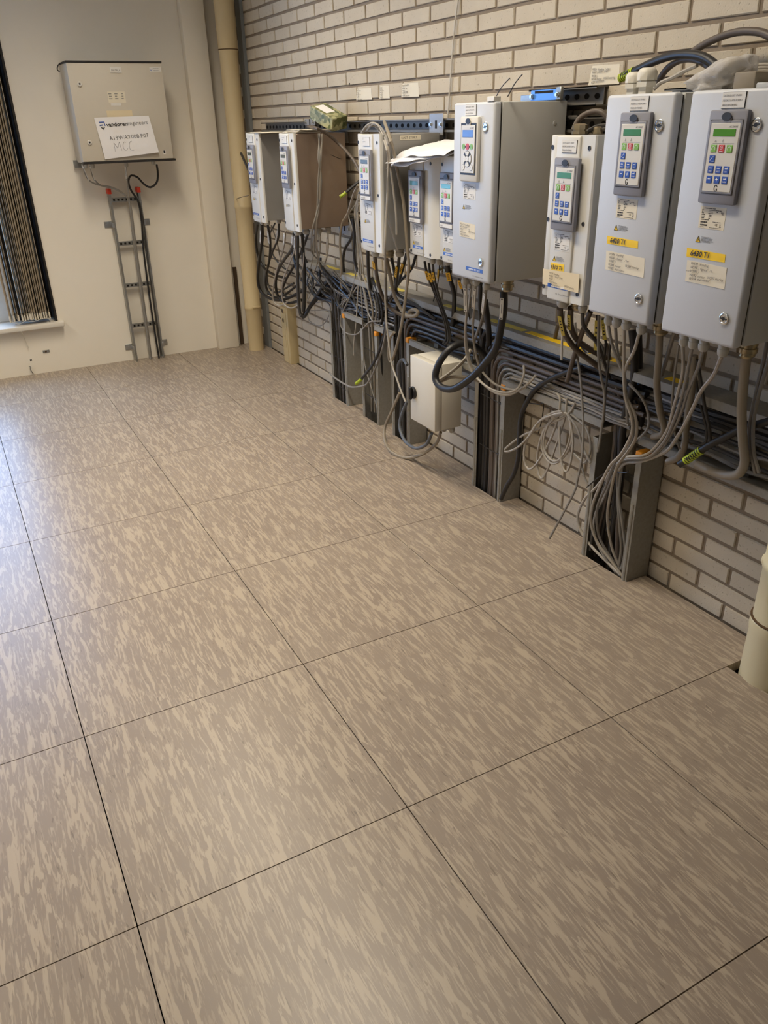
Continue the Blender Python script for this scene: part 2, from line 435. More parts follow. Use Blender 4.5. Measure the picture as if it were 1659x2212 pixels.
# pilaster and the dark strip beside it
bm = B(); box(bm, 1.472, 1.612, 4.115, YF, 0.0, CEIL, .004); struct(obj('trim_1', bm, 'pilaster_paint'))
bm = B(); box(bm, 1.640, 1.662, 4.165, YF, 0.0, 0.52); struct(obj('trim_2', bm, 'dark_strip'))
bm = B(); box(bm, 1.780, 1.800, 3.98, 4.06, -.01, CEIL); struct(obj('trim_3', bm, 'grey_paint_strip'))
# screw holes and a plugged fixing in the far wall below the sill
# window: reveal lining, frame, panes, sill
win = link('window_1', None); struct(win)
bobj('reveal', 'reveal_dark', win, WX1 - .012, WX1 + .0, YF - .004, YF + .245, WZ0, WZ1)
bobj('reveal', 'sill_paint', win, WX0, WX0 + .012, YF - .004, YF + .245, WZ0, WZ1)
bobj('window_sill', 'sill_paint', win, WX0 - .03, WX1 + .03, YF - .055, YF + .16, WZ0 - .022, WZ0 + .004, .004)
bm = B()
FY0, FY1 = YF + .16, YF + .22
for x0, x1, z0, z1 in ((WX0, .257, WZ0, WZ0 + .07), (WX0, .257, WZ1 - .06, WZ1), (WX0, WX0 + .06, WZ0 + .002, WZ1 - .002)):
    box(bm, x0, x1, FY0, FY1, z0, z1, .004, 1)
for x0, x1 in ((-.46, -.39), (.12, .255)):
    box(bm, x0, x1, FY0 - .004, FY1 + .004, WZ0 + .002, WZ1 - .002, .004, 1)
obj('window_frame', bm, 'window_frame_paint', win)
bobj('shade_panel', 'reveal_dark', win, .258, WX1 - .012, YF + .15, YF + .24, WZ0, WZ1)  # opaque panel added behind the slats to block daylight and darken their gaps
for x0, x1 in ((WX0 + .06, -.46), (-.39, .12)):
    bobj('pane', 'window_glass', win, x0, x1, YF + .185, YF + .191, WZ0 + .07, WZ1 - .06)

# ceiling lamps: louvred recessed fittings
lamp_names = [b_ + a_ for a_ in ('beside the brick wall', 'beside the left wall') for b_ in ('far end of the row ', 'near end of the row ')]
for (lx, ly), nm in zip(LAMPS, lamp_names):
    t = thing('ceiling_lamp', 'white louvred ceiling lamp at the ' + nm, 'lamp', (lx, ly, CEIL))
    bm = B()
    for a in ((-.15, .15, -.62, -.60), (-.15, .15, .60, .62), (-.15, -.13, -.62, .62), (.13, .15, -.62, .62)): box(bm, a[0], a[1], a[2], a[3], -.06, 0)
    box(bm, -.15, .15, -.62, .62, -.006, 0); obj('lamp_housing', bm, 'lamp_housing', t)
    for s in (-.06, .06):
        bm = B(); cyl(bm, (s, -.58, -.03), (s, .58, -.03), .013, 10); obj('fluorescent_tube', bm, 'lamp_tube', t)
    ld = bpy.data.lights.new('lamp_light', 'AREA'); ld.shape = 'RECTANGLE'; ld.size = .26; ld.size_y = 1.18; ld.energy = LAMP_POWER; ld.color = LAMP_COLOR; ld.spread = math.radians(132)
    lo = link('lamp_light', ld, t, (0, 0, -.062))


# ---------------------------------------------------------------- shared pieces of the drives
_cache = {}
def cached(key, fn):
    if key not in _cache: _cache[key] = fn()
    return _cache[key]
def m_box(key, material, x0, x1, y0, y1, z0, z1, bev=0.0, seg=1):
    def f():
        bm = B(); box(bm, x0, x1, y0, y1, z0, z1, bev, seg); return mesh_of(bm, key, material)
    return cached((key, material), f)
def gland_mesh(kind):
    def f():
        bm = B()
        if kind == 'brass':
            lathe(bm, (0, 0, 0), (0, 0, -1), [(0, .021), (.006, .021), (.006, .018), (.012, .018), (.012, .022), (.022, .022), (.024, .018), (.030, .019), (.036, .014)], 12)
            return mesh_of(bm, 'cable_gland', 'brass_nickel')
        r = .013 if kind == 'small' else .018
        lathe(bm, (0, 0, 0), (0, 0, -1), [(0, r), (.006, r), (.006, r * .88), (.012, r * .88), (.012, r), (.020, r), (.026, r * .86), (.030, r * .6)], 10)
        return mesh_of(bm, 'cable_gland', 'gland_grey')
    return cached(('gland', kind), f)
def add_gland(parent, x, y, z, kind='small'): return link('cable_gland', gland_mesh(kind), parent, (x, y, z))
def lock_mesh():
    bm = B(); lathe(bm, (0, 0, 0), (0, -1, 0), [(0, .0135), (.0030, .0135), (.0042, .0120), (.0044, .0100), (.0034, .0090), (.0034, .0062), (.0042, .0058), (.0042, .0010)], 24)
    return mesh_of(bm, 'lock', 'chrome')
def slot_mesh():
    bm = B(); lathe(bm, (0, -.0036, 0), (0, -1, 0), [(0, .0040), (.0010, .0040)], 14); box(bm, -.0085, .0085, -.0046, -.0036, -.0012, .0012)
    return mesh_of(bm, 'key_slot', 'black_plastic')
def add_lock(parent, x, y, z):
    l = link('lock', cached('lock', lock_mesh), parent, (x, y, z)); link('key_slot', cached('slot', slot_mesh), l, (0, -.0005, 0), (0, random.uniform(-.5, .5), 0))
def screw_mesh():
    bm = B(); lathe(bm, (0, 0, 0), (0, -1, 0), [(0, .0058), (.0012, .0058), (.0012, .0042), (.0004, .0040)], 14); return mesh_of(bm, 'screw', 'keypad_dark')
def add_screw(parent, x, y, z): link('screw', cached('screw', screw_mesh), parent, (x, y, z))
def dashes(bm, rows, x0, z0, pitch, h, rnd, y=0.0):
    """illegible small print: short dashes per row, rows given as lists of (start, length)"""
    for i, r in enumerate(rows):
        for s, l in r:
            x = x0 + s; e = x + l
            while x < e:
                w = min(rnd.uniform(.0012, .0034), e - x)
                z = z0 - i * pitch
                f = [bm.verts.new(p) for p in ((x, y, z), (x + w, y, z), (x + w, y, z + h), (x, y, z + h))]; bm.faces.new(f)
                x += w + .0007
def quad(bm, x0, x1, z0, z1, y=0.0):
    bm.faces.new([bm.verts.new(p) for p in ((x0, y, z0), (x1, y, z0), (x1, y, z1), (x0, y, z1))])
def rating_print():
    bm = B(); r = random.Random(5)
    dashes(bm, [[(.010, .030)], [(.004, .004), (.022, .036)], [(.004, .003), (.022, .012), (.044, .004), (.056, .007)], [(.004, .006), (.022, .014), (.058, .006)], [(.004, .010), (.024, .008)], [(.004, .009), (.024, .009)], [(.004, .008), (.024, .004)], [(.004, .022)]], 0, .0405, .0034, .0016, r)
    for zz in (.0105, .0045):
        x = .004
        while x < .022:
            w = r.uniform(.0006, .0018); quad(bm, x, x + w, zz, zz + .0035); x += w + r.uniform(.0004, .0010)
    dashes(bm, [[(.036, .024)]], 0, .0135, .003, .0012, r); dashes(bm, [[(.004, .012), (.030, .030)]], 0, .0015, .003, .0010, r)
    quad(bm, .056, .061, .0045, .0060); quad(bm, .056, .0605, .0095, .0105); quad(bm, .0575, .059, .0065, .0105)
    return flat_mesh(bm, 'label_print', 'print_black')
def add_rating(parent, x, y, z, material='label_cream', w=.070, h=.046):
    l = bobj('rating_label', material, parent, x, x + w, y - .0005, y, z, z + h)
    link('label_print', cached('rp', rating_print), l, (x + .001, y - .0008, z + .001))
    text('approval_mark', 'CE', .0062, 'print_black', l, (x + .045, y - .0008, z + .0078))
    # warning sticker
    bm = B(); prism(bm, [(0, 0), (.013, 0), (.0065, .0125)], -.0004, 0, 'y'); w1 = obj('warning_triangle', bm, 'sticker_yellow', parent, False, (x - .001, y, z - .030))
    bm = B(); stroke_text(bm, [[(0, 0), (.013, 0), (.0065, .0125), (0, 0)], [(.0068, .009), (.0056, .0058), (.0074, .0056), (.0064, .0022)]], .0006, -.0007)
    link('warning_print', flat_mesh(bm, 'warning_print', 'print_black'), w1)
    def wp():
        bm = B(); r = random.Random(9); dashes(bm, [[(0, .026)], [(0, .032)], [(0, .030)], [(.001, .033)], [(.0, .026)]], 0, 0, .0026, .0012, r); return flat_mesh(bm, 'warning_text', 'print_grey')
    link('warning_text', cached('wp', wp), parent, (x + .014, y - .0006, z - .019))
def add_brand(parent, x, y, z, w=.097, h=.011):
    b = bobj('brand_strip', 'brand_blue', parent, x, x + w, y - .0006, y, z, z + h)
    text('brand_lettering', 'emotron', h * .98, 'print_white', b, (x + w / 2, y - .0009, z + h * .22), heavy=.00035, align='CENTER', spacing=1.75 * w / .097)
    text('maker_lettering', 'CG   Drives & Automation', .0055, 'print_grey', parent, (x + w * .42, y - .0008, z - .016))
def add_plate(parent, x, y, z, lines, w=.058, h=.029):
    p = bobj('name_plate', 'plate_white', parent, x, x + w, y - .0022, y, z, z + h)
    bobj('plate_shadow', 'keypad_dark', p, x - .0004, x + w + .0009, y - .0012, y + .0, z - .0009, z + h + .0004)  # dark slab jutting right and below, stands in for the plate's cast shadow
    text('plate_lettering', lines, .0053, 'print_grey', p, (x + .003, y - .0026, z + h - .0080), shear=.1, gap=1.65, spacing=.88)

def sheet_bm(pts2d, amp, seed, nx=10, nz=8, th=.0004, curl=None):
    """a thin sheet over a quad (TL, TR, BR, BL) in local XZ, slightly buckled"""
    bm = B(); TL, TR, BR, BLp = [Vector((p[0], 0, p[1])) for p in pts2d]
    V = []
    for j in range(nz + 1):
        t = j / nz; a = TL.lerp(BLp, t); b = TR.lerp(BR, t); row = []
        for i in range(nx + 1):
            s = i / nx; p = a.lerp(b, s)
            n = noise.noise(Vector((s * 2.3 + seed, t * 2.1, seed * .7)))
            p.y = -abs(amp * (n + .35)) - (curl(s, t) if curl else 0)
            row.append(bm.verts.new(p))
        V.append(row)
    for j in range(nz):
        for i in range(nx): bm.faces.new((V[j][i], V[j + 1][i], V[j + 1][i + 1], V[j][i + 1]))
    bm.normal_update(); bmesh.ops.solidify(bm, geom=bm.faces[:], thickness=th)
    return bm

def keypad(parent, xc, zb, yf, style='grey', lcd='lcd_green', strip=None):
    """operator panel; yf is the local y of the surface it sits on (front is -y)"""
    grey = style == 'grey'
    bm = B()
    # bezel ring with sloping rim and a recessed middle
    prof = [(-.049, 0), (.049, 0), (.049, .183), (-.049, .183)]
    box(bm, -.049, .049, yf - .013, yf, 0, .183, .0045, 2)
    k = obj('keypad', bm, 'keypad_grey' if grey else 'keypad_white', parent, True, (xc, 0, zb))
    y = yf - .013
    bm = B(); box(bm, -.0425, .0425, y - .0008, y + .001, .0195, .1655, .001, 1); obj('panel_gap', bm, 'keypad_dark' if not grey else 'keypad_line', k)
    if grey:
        bm = B(); box(bm, -.0408, .0408, y - .0022, y, .0215, .1635, .0015, 1); obj('panel_frame', bm, 'keypad_grey', k)
    bm = B(); box(bm, -.0375, .0375, y - .003, y, .0252, .1585, .001, 1); obj('panel_face', bm, 'keypad_face', k)
    yy = y - .003
    def latch():
        bm = B(); prism(bm, [(.0125 * math.cos(a) * (1 if math.sin(a) < .3 else .93), .0078 * math.sin(a)) for a in [2 * PI * i / 20 for i in range(20)]], -.002, 0, 'y'); return mesh_of(bm, 'latch', 'keypad_dark')
    bm = B(); box(bm, -.0125, .0125, y - .0030, y, .158, .1705, .001, 1); obj('latch_tab', bm, 'keypad_grey' if grey else 'keypad_white', k)
    link('latch', cached('latch', latch), k, (0, y - .0026, .1705))
    text('panel_title', 'AC DRIVE', .0050, 'print_black', k, (.010, yy - .0004, .1495), shear=.3)
    if grey:
        bm = B(); box(bm, -.0285, .0285, yy - .0006, yy, .133, .1472, .0005, 1); obj('display', bm, lcd, k)
        bm = B(); stroke_text(bm, [[(-.026, .1195), (.029, .1195)], [(-.0025, .1225), (.0025, .1225), (0, .127), (-.0025, .1225)], [(-.021, .1225), (-.019, .1265), (-.0165, .1225), (-.021, .1225)]], .00035, yy - .0004); link('indicator_print', flat_mesh(bm, 'indicator_print', 'print_grey'), k)
        cols = (-.0215, -.0010, .0195)
        for i, (m_, zc) in enumerate((('btn_green', .1097), ('btn_red', .1097), ('btn_green', .1097))):
            link('button', m_box('button', m_, -.0074, .0074, -.0012, 0, -.0073, .0073, .0008), k, (cols[i], yy, zc))
        link('button', m_box('button', 'btn_blue', -.0074, .0074, -.0012, 0, -.0073, .0073, .0008), k, (cols[0], yy, .0895))
        for zc in (.069, .049):
            for c in cols: link('button', m_box('button', 'btn_blue', -.0074, .0074, -.0012, 0, -.0073, .0073, .0008), k, (c, yy, zc))
        def icons():
            bm = B()
            for cx, fl in ((cols[0], 1), (cols[2], -1)):
                arc = [(cx + fl * -.0042 * math.cos(a) , .1075 + .0052 * math.sin(a) + .001) for a in [PI * (i / 8) * 1.2 - .3 for i in range(9)]]
                stroke_text(bm, [arc], .00045)
            o_ = [(cols[1] + .003 * math.cos(a), .1115 + .0036 * math.sin(a)) for a in [2 * PI * i / 12 for i in range(13)]]
            stroke_text(bm, [o_, [(cols[1] - .0042, .1048), (cols[1] + .0042, .1048)], [(cols[1], .110), (cols[1], .113)]], .0004)
            stroke_text(bm, [[(cols[0] - .005, .0865), (cols[0] + .003, .0945)], [(cols[0], .0852), (cols[0] + .0055, .0852)]], .0004)
            z = .0715
            stroke_text(bm, [[(cols[0] - .0035, z), (cols[0] + .003, z)], [(cols[1] - .003, z), (cols[1] + .0035, z)], [(cols[2] - .003, z), (cols[2] + .003, z), (cols[2] + .003, z + .002)]], .0007)
            z = .0515
            stroke_text(bm, [[(cols[2] - .003, z), (cols[2] + .003, z), (cols[2] + .003, z + .002)], [(cols[1] - .003, .050), (cols[1] + .003, .050)], [(cols[1], .047), (cols[1], .053)], [(cols[0] - .003, .0505), (cols[0] + .003, .0505)]], .0007)
            for x, s, zz in ((cols[0], 'PREV', .0645), (cols[1], 'NEXT', .0645), (cols[2], 'ESC', .0645), (cols[2], 'ENTER', .0445)):
                b2 = text_bm([s], .0036, align='CENTER')
                for v in b2.verts: v.co += Vector((x, 0, zz))
                me = bpy.data.meshes.new('t'); b2.to_mesh(me); b2.free(); bm.from_mesh(me); bpy.data.meshes.remove(me)
            return flat_mesh(bm, 'button_print', 'print_white')
        link('button_print', cached('icons', icons), k, (0, yy - .0016, 0))
        def logo():
            bm = B(); stroke_text(bm, [[(.0042 * math.cos(a), .0058 * math.sin(a)) for a in [.7 + (2 * PI - 1.2) * i / 14 for i in range(15)]] + [(.0018, -.0006), (.0018, -.003)]], .0009); return flat_mesh(bm, 'logo', 'print_black')
        link('logo', cached('klogo', logo), k, (-.001, yy - .0004, .0325))
    else:
        bm = B(); box(bm, -.0285, .0285, yy - .0006, yy, .126, .1462, .0005, 1); obj('display', bm, lcd, k)
        def disc(key, m_, r, sx=1.0):
            def f():
                bm = B(); prism(bm, [(r * sx * math.cos(2 * PI * i / 20), r * math.sin(2 * PI * i / 20)) for i in range(20)], -.0012, 0, 'y'); return mesh_of(bm, 'button', m_)
            return cached((key, m_), f)
        bm = B(); box(bm, -.0215, .0215, yy - .0005, yy, .0975, .1025); obj('button_bar', bm, 'keypad_dark', k)
        for x, m_, r in ((-.0215, 'btn_green', .0078), (0, 'btn_red', .0088), (.0215, 'btn_green', .0078)):
            link('button', disc('d%g' % r, m_, r), k, (x, yy, .100))
        link('button_ring', disc('dpad', 'keypad_dark', .0232), k, (0, yy + .0005, .0655))
        def seg(a0, a1):
            def f():
                bm = B(); n = 8
                pl = [(.0218 * math.cos(a0 + (a1 - a0) * i / n), .0218 * math.sin(a0 + (a1 - a0) * i / n)) for i in range(n + 1)] + [(.0095 * math.cos(a1 - (a1 - a0) * i / n), .0095 * math.sin(a1 - (a1 - a0) * i / n)) for i in range(n + 1)]
                prism(bm, pl, -.0016, 0, 'y'); return mesh_of(bm, 'button', 'btn_pale')
            return cached(('seg', a0), f)
        for q in range(4):
            a = PI / 2 * q; link('button', seg(a - .55, a + .55), k, (0, yy, .0655))
        link('button', disc('dc', 'btn_pale', .0078), k, (0, yy - .0012, .0655))
        for x in (-.022, .022):
            link('button_ring', disc('sr', 'keypad_line', .0086), k, (x, yy + .0004, .041)); link('button', disc('sb', 'btn_pale', .0076), k, (x, yy - .0002, .041))
        bm = B(); stroke_text(bm, [[(-.0215 + .003 * math.cos(a), .100 + .003 * math.sin(a)) for a in [0, 1, 2, 3, 4]], [(.0215 + .003 * math.cos(a), .100 + .003 * math.sin(a)) for a in [0, 1, 2, 3, 4]], [(-.002, .100), (.002, .100)], [(0, .098), (0, .102)], [(-.022, .0385), (-.022, .0435), (-.0195, .0405)], [(.022, .0385), (.022, .041), (.020, .0435)], [(.022, .041), (.024, .0435)],
            [(-.0165, .0655), (-.0145, .0655)], [(.0145, .0655), (.0165, .0655)], [(0, .080), (0, .083)], [(0, .049), (0, .052)], [(-.003, .066), (.003, .066)]], .0004, yy - .0032); link('button_print', flat_mesh(bm, 'button_print', 'print_grey'), k)
    if strip:
        s = bobj('strip_label', 'plate_white', k, -.040, .040, y - .0016, y, .0045, .0165)
        text('strip_lettering', strip, .0070, 'print_grey', s, (-.034, y - .0022, .0075))
    return k

ROT = -PI / 2
def place(name, label, cat, yc, zb, xb=1.745, group=None): return thing(name, label, cat, (xb, yc, zb), ROT, group)

# large door cabinets (0.22 wide, 0.52 tall, 0.27 deep) -------------------------------------------------
def cabinet(label, yc, style, lcd, kx, lines, note, yellow, brand, gl):
    t = place('drive_cabinet', label, 'cabinet', yc, .904, group='tall door cabinets on the brick wall')
    W, H, D = .110, .520, .270
    bobj('body', 'cabinet_side', t, -W, W, -D + .030, 0, .001, H - .001, .004, 2)
    bobj('door_gasket', 'rubber_black', t, -W + .004, W - .004, -D + .026, -D + .032, .006, H - .006)
    bobj('door', 'cabinet_grey', t, -W, W, -D, -D + .027, 0, H, .008, 3)
    yf = -D
    add_lock(t, .073 if style == 'grey' else .069, yf, .453); add_lock(t, .073 if style == 'grey' else .066, yf, .063)
    keypad(t, kx, .299, yf, style, lcd)
    add_plate(t, kx - .031 if style == 'grey' else -.041, yf, .485, lines)
    add_rating(t, -.038 if style == 'grey' else -.046, yf, .246, 'label_cream' if style == 'grey' else 'plate_white')
    if yellow:
        q = [(-.061, .200), (.048, .198), (.049, .181), (-.059, .181)]
        bm = sheet_bm([(q[0][0], q[0][1]), q[1], q[2], q[3]], .0006, yc); s = obj('yellow_label', bm, 'sticker_yellow', t, True, (0, yf - .0004, 0))
        text('handwritten_number', yellow, .0165, 'ink_blue_black', s, (-.048, -.0022, .1855), shear=.15, heavy=.0004)
    nx0, nx1, nz1, nz0 = note[0]
    bm = sheet_bm([(nx0, nz1), (nx1 * .96, nz1 - .003), (nx1, nz0 - .002), (nx0 + .002, nz0)], .0007, yc + 3); s = obj('taped_note', bm, 'paper_cream', t, True, (0, yf - .0004, 0))
    for x, z, sz, ls in note[1]:
        text('handwriting', ls, sz, 'ink_blue_black', s, (x, -.0024, z + .002), shear=.28, gap=1.06, jitter=.04)
    if brand:
        add_brand(t, -.021, yf, .029)
    for x, y, kd in gl: add_gland(t, x, y, 0, kd)
    bm = B(); lathe(bm, (W, -.045, H - .062), (1, 0, 0), [(0, .0065), (.0015, .006), (.0018, .0028)], 14); obj('plug', bm, 'cabinet_side', t)
    return t
cabinet('tall light grey cabinet with white keypad and blue screen, brown-grey side in view', 1.105, 'white', 'lcd_blue', -.0035,
        ['DATA-GLOST  PN001', 'RECIRCULATIE POMP 1', 'HAL-KEL REGELING'], ((-.064, .027, .176, .130), [(-.058, .166, .0078, ['W512', 'W514', 'W513', 'W5 motor', 'W515 thermistor']), (-.036, .164, .0076, ['| Voeding |', '| Stuur']), (-.008, .152, .0066, ['hw', 'W516 storing'])]), None, True,
        [(-.068, -.241, 'small'), (-.056, -.215, 'small'), (-.030, -.221, 'small'), (.049, -.235, 'small'), (.082, -.175, 'brass')])
N8 = ((-.059, .080, .164, .117), [(-.046, .153, .0080, ['W584  Voeding', 'W586', 'W587', 'W584  motor', 'W585  thermistor']), (-.022, .144, .0078, ['| Signaal    / hw', '|']), (.014, .131, .0085, ['W589 storing'])])
N9 = ((-.055, .060, .174, .127), [(-.042, .164, .0080, ['W590  Voeding', 'W595', 'W596', 'W592  motor', 'W594  thermistor']), (-.018, .155, .0078, ['| Signaal   / h.', '|']), (.010, .139, .0078, ['W597 storing']), (-.054, .147, .0050, ['W597'])])
cabinet('tall light grey cabinet with the yellow 6420 T1 sticker, second from the picture\'s right edge', .4175, 'grey', 'lcd_green', .0045,
        ['DATA-GLOST  PN001', 'RECIRCULATIE POMP 1', 'FREQUENTIE REG.'], N8, '6420 T1', False,
        [(-.051, -.245, 'small'), (-.021, -.245, 'small'), (.015, -.245, 'small'), (.069, -.245, 'small'), (.083, -.190, 'brass')])
cabinet('tall light grey cabinet with the yellow 6430 T1 sticker at the picture\'s right edge', .1545, 'grey', 'lcd_lime', .0085,
        ['DATA-GLOST  PN004', 'RECIRCULATIE POMP 2', 'FREQUENTIE REG.'], N9, '6430 T1', False,
        [(-.052, -.245, 'small'), (-.023, -.245, 'small'), (.006, -.243, 'small'), (.062, -.243, 'small'), (.085, -.188, 'brass')])

# slim drives (0.18 wide, 0.42 tall, 0.265 deep) -------------------------------------------------------------
def slim(label, yc, body, lcd, lines, strip=None, brand=True, kstyle='grey', W=.090, gl=(), rim=.016):
    t = place('frequency_drive', label, 'drive', yc, .916, group='slim frequency drives on the brick wall')
    H, D = .420, .265
    bobj('body', body, t, -W + .004, W - .001, -D + rim - .002, 0, .004, H - .002, .002, 1)
    bm = B(); box(bm, -W, -W + .029, -D + .006, -D + rim, -.003, H, .003); obj('cover_wing', bm, 'cover_plastic', t)
    bm = B(); prism(bm, [(W - .055, -D + .004), (W - .004, -D + .004), (W, -D + .008), (W, -D + rim), (W - .055, -D + rim)], -.006, H, 'z')
    obj('cover_wing', bm, 'cover_plastic', t)
    bm = B(); box(bm, -W + .026, -W + .031, -D + .009, -D + .014, 0, H - .002); box(bm, W - .058, W - .053, -D + .009, -D + .014, 0, H - .002); obj('groove', bm, 'cover_groove', t)
    bm = B(); box(bm, -W + .030, W - .055, -D - .001, -D + rim, -.009, H - .001, .005, 3); obj('cover_panel', bm, 'cover_plastic', t)
    yf = -D - .001
    for z in (.390, .206, .022):
        add_screw(t, W - .024, -D + .004, z); add_screw(t, -W + .007, -D + .006, z)
    cx = (-W + .030 + W - .055) / 2 + .012
    keypad(t, cx, .184, yf, kstyle, lcd, strip)
    add_plate(t, cx - .034, yf, .379, lines)
    add_rating(t, cx - .040, yf, .130, 'plate_white', .064, .045)
    if brand: add_brand(t, -W + .033, yf, .026, .088, .0105)
    for x, y, kd in gl: add_gland(t, x, y, -.001, kd)
    return t
GL = [(-.070, -.219, 'small'), (-.035, -.200, 'small'), (-.055, -.129, 'small')]
slim('slim drive at the beige drain pipe with a grey metal side, end of the row', 3.13, 'drive_body_metal', 'lcd_grey', ['DATA-GLOST', 'POMP'], gl=GL, W=.098)
slim('slim drive with dark brownish metal side and papers lying on top', 2.665, 'drive_body_brown', 'lcd_off', ['DATA-GLOST', 'POMP'], brand=False, gl=[(-.06, -.22, 'small'), (.005, -.235, 'big'), (.0, -.19, 'big'), (.046, -.14, 'small'), (.049, -.09, 'small')], W=.094)
d3 = slim('slim drive with grey cables looped over its top', 1.826, 'drive_body_metal', 'lcd_grey', ['VT', 'REGELING'], strip='P001 9.8071', gl=[(-.009, -.238, 'big'), (.010, -.185, 'brass'), (.059, -.163, 'big')], W=.095)
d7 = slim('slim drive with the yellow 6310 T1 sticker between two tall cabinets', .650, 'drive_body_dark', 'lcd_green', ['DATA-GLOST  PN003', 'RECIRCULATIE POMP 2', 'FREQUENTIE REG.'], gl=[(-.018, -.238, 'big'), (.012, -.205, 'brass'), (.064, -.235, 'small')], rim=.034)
# side lettering plate on d3, a small metal side plate
p = bobj('info_plate', 'label_cream', d3, .0935, .0955, -.175, -.085, .396, .412)
bm = text_bm(['LUGT  STORT'], .011); me = flat_mesh(bm, 'plate_lettering', 'print_black'); link('plate_lettering', me, p, (.0960, -.170, .4000), (0, 0, PI / 2))
# yellow sticker and cream tape on d7
bm = sheet_bm([(-.050, .094), (.009, .095), (.009, .076), (-.048, .073)], .0005, 2.2); s = obj('yellow_label', bm, 'sticker_yellow', d7, True, (0, -.2665, 0))
text('handwritten_number', '6310 T1', .0150, 'ink_blue_black', s, (-.046, -.0022, .0785), shear=.12, heavy=.0004)
bm = sheet_bm([(-.082, .072), (.074, .078), (.076, .028), (-.080, .029)], .0006, 4.2); s = obj('taped_note', bm, 'tape_cream', d7, True, (0, -.2665, 0))
for x, z, ls in ((-.052, .063, ['W519 Voeding', 'W520', 'W521', 'W518 motor', 'W522 thermistor']), (-.028, .055, ['| Stuur  | hw', '|']), (.018, .036, ['W533 storing'])):
    text('handwriting', ls, .0072, 'ink_blue_black', s, (x, -.0022, z), shear=.28, gap=1.08, jitter=.04)

# two smaller drives under the papers (0.21 wide, 0.35 tall, 0.185 deep)
def small_drive(label, yc, lcd, strip):
    t = place('frequency_drive', label, 'drive', yc, .917, group='small frequency drives under the papers')
    W, H, D = .105, .350, .185
    bobj('body', 'drive_body_metal', t, -W + .01, W - .010, -D + .040, 0, .004, H - .004, .002, 1)
    bm = B(); prism(bm, [(.004, -D + .003), (.064, -D + .003), (W, -D + .030), (W, -D + .060), (.004, -D + .060)], -.003, H, 'z'); obj('cover_wing', bm, 'cover_plastic', t)
    bm = B(); box(bm, -W, -.075, -D + .006, -D + .055, .000, H, .003); obj('cover_wing', bm, 'cover_plastic', t)
    bm = B(); box(bm, -.078, .006, -D - .001, -D + .05, -.003, H - .001, .005, 3); obj('cover_panel', bm, 'cover_plastic', t)
    for z in (.322, .009): add_screw(t, .052, -D + .003, z); add_screw(t, -W + .010, -D + .006, z)
    keypad(t, -.034, .115, -D - .001, 'grey', lcd, strip)
    add_rating(t, -.068, -D - .001, .066, 'plate_white', .066, .045)
    add_brand(t, -.070, -D - .001, .023, .075, .010)
    for x, y in ((.015, -.15), (.045, -.14), (.072, -.12), (-.02, -.10)): add_gland(t, x, y, -.001, 'small')
small_drive('small drive with lit green screen under a white paper sheet', 1.550, 'lcd_green', 'P002 9.8071')
small_drive('small drive with teal screen half hidden behind the tall blue-screen cabinet', 1.330, 'lcd_teal', 'P003')

# ---------------------------------------------------------------- mounting rails behind the drives
def rail(label, y0, y1, z0, z1, x0=1.755, pitch=.05, name='mounting_rail', lip=True):
    t = thing(name, label, 'rail', (XW, (y0 + y1) / 2, z0), ROT)
    L2 = (y1 - y0) / 2; h = z1 - z0; d = XW - x0
    bm = B(); box(bm, -L2, L2, -d + .030, -d + .033, 0, h)
    box(bm, -L2, L2, -d, 0, h - .003, h); box(bm, -L2, L2, -d, 0, 0, .003)
    box(bm, -L2, L2, -d, -d + .003, 0, .008); box(bm, -L2, L2, -d, -d + .003, h - .006, h)
    obj('channel', bm, 'rail_steel', t, False)
    def hole():
        bm = B(); prism(bm, [(.011 * math.cos(2 * PI * i / 12), .008 * math.sin(2 * PI * i / 12)) for i in range(12)], -.001, 0, 'y'); return mesh_of(bm, 'slot_hole', 'void_dark', False)
    n = int(2 * L2 / pitch)
    for i in range(n):
        link('slot_hole', cached('slot_hole', hole), t, (-L2 + pitch * (i + .5), -d + .0298, h / 2))
    return t
rail('perforated steel rail above the slim drives on the brick wall', .96, 3.72, 1.335, 1.382)
rail('short perforated steel rail beside the blue bracket on the tall cabinet', .880, 1.20, 1.406, 1.458, 1.752, .045)
rail('perforated steel rail at the backs of the drives, low on the wall', 1.0, 3.3, .915, .958, 1.757)
rail('dark steel rail behind the 6310 T1 drive', .30, 1.0, 1.335, 1.378, 1.757)
rail('perforated rail behind the two tall cabinets at the right', -.15, .62, 1.395, 1.440, 1.757)
def bracket(label, yc, zc, w=.10, h=.075, x=1.748, material='rail_plate'):
    t = thing('mounting_bracket', label, 'bracket', (x, yc, zc), ROT, 'steel mounting brackets on the rails')
    bm = B(); box(bm, -w / 2, w / 2, -.003, 0, -h / 2, h / 2, .001, 1); obj('plate', bm, material, t)
    for s in (-1, 1):
        bm = B(); lathe(bm, (s * w * .36, -.003, 0), (0, -1, 0), [(0, .009), (.002, .009), (.002, .006), (.008, .006)], 6); obj('bolt', bm, 'zinc_bright', t)
    bobj('slot', 'void_dark', t, -.007, .007, -.0034, -.002, -.014, .014)
bracket('grey bracket with a square slot, right end of the slim drive with looped cables', 1.82 - .06, 1.362)
bracket('grey bracket above the slim drive by the drain pipe', 2.98, 1.380, .13, .03)
bracket('bracket at the lower back of the dark-sided slim drive', 2.62, .905, .14, .06)
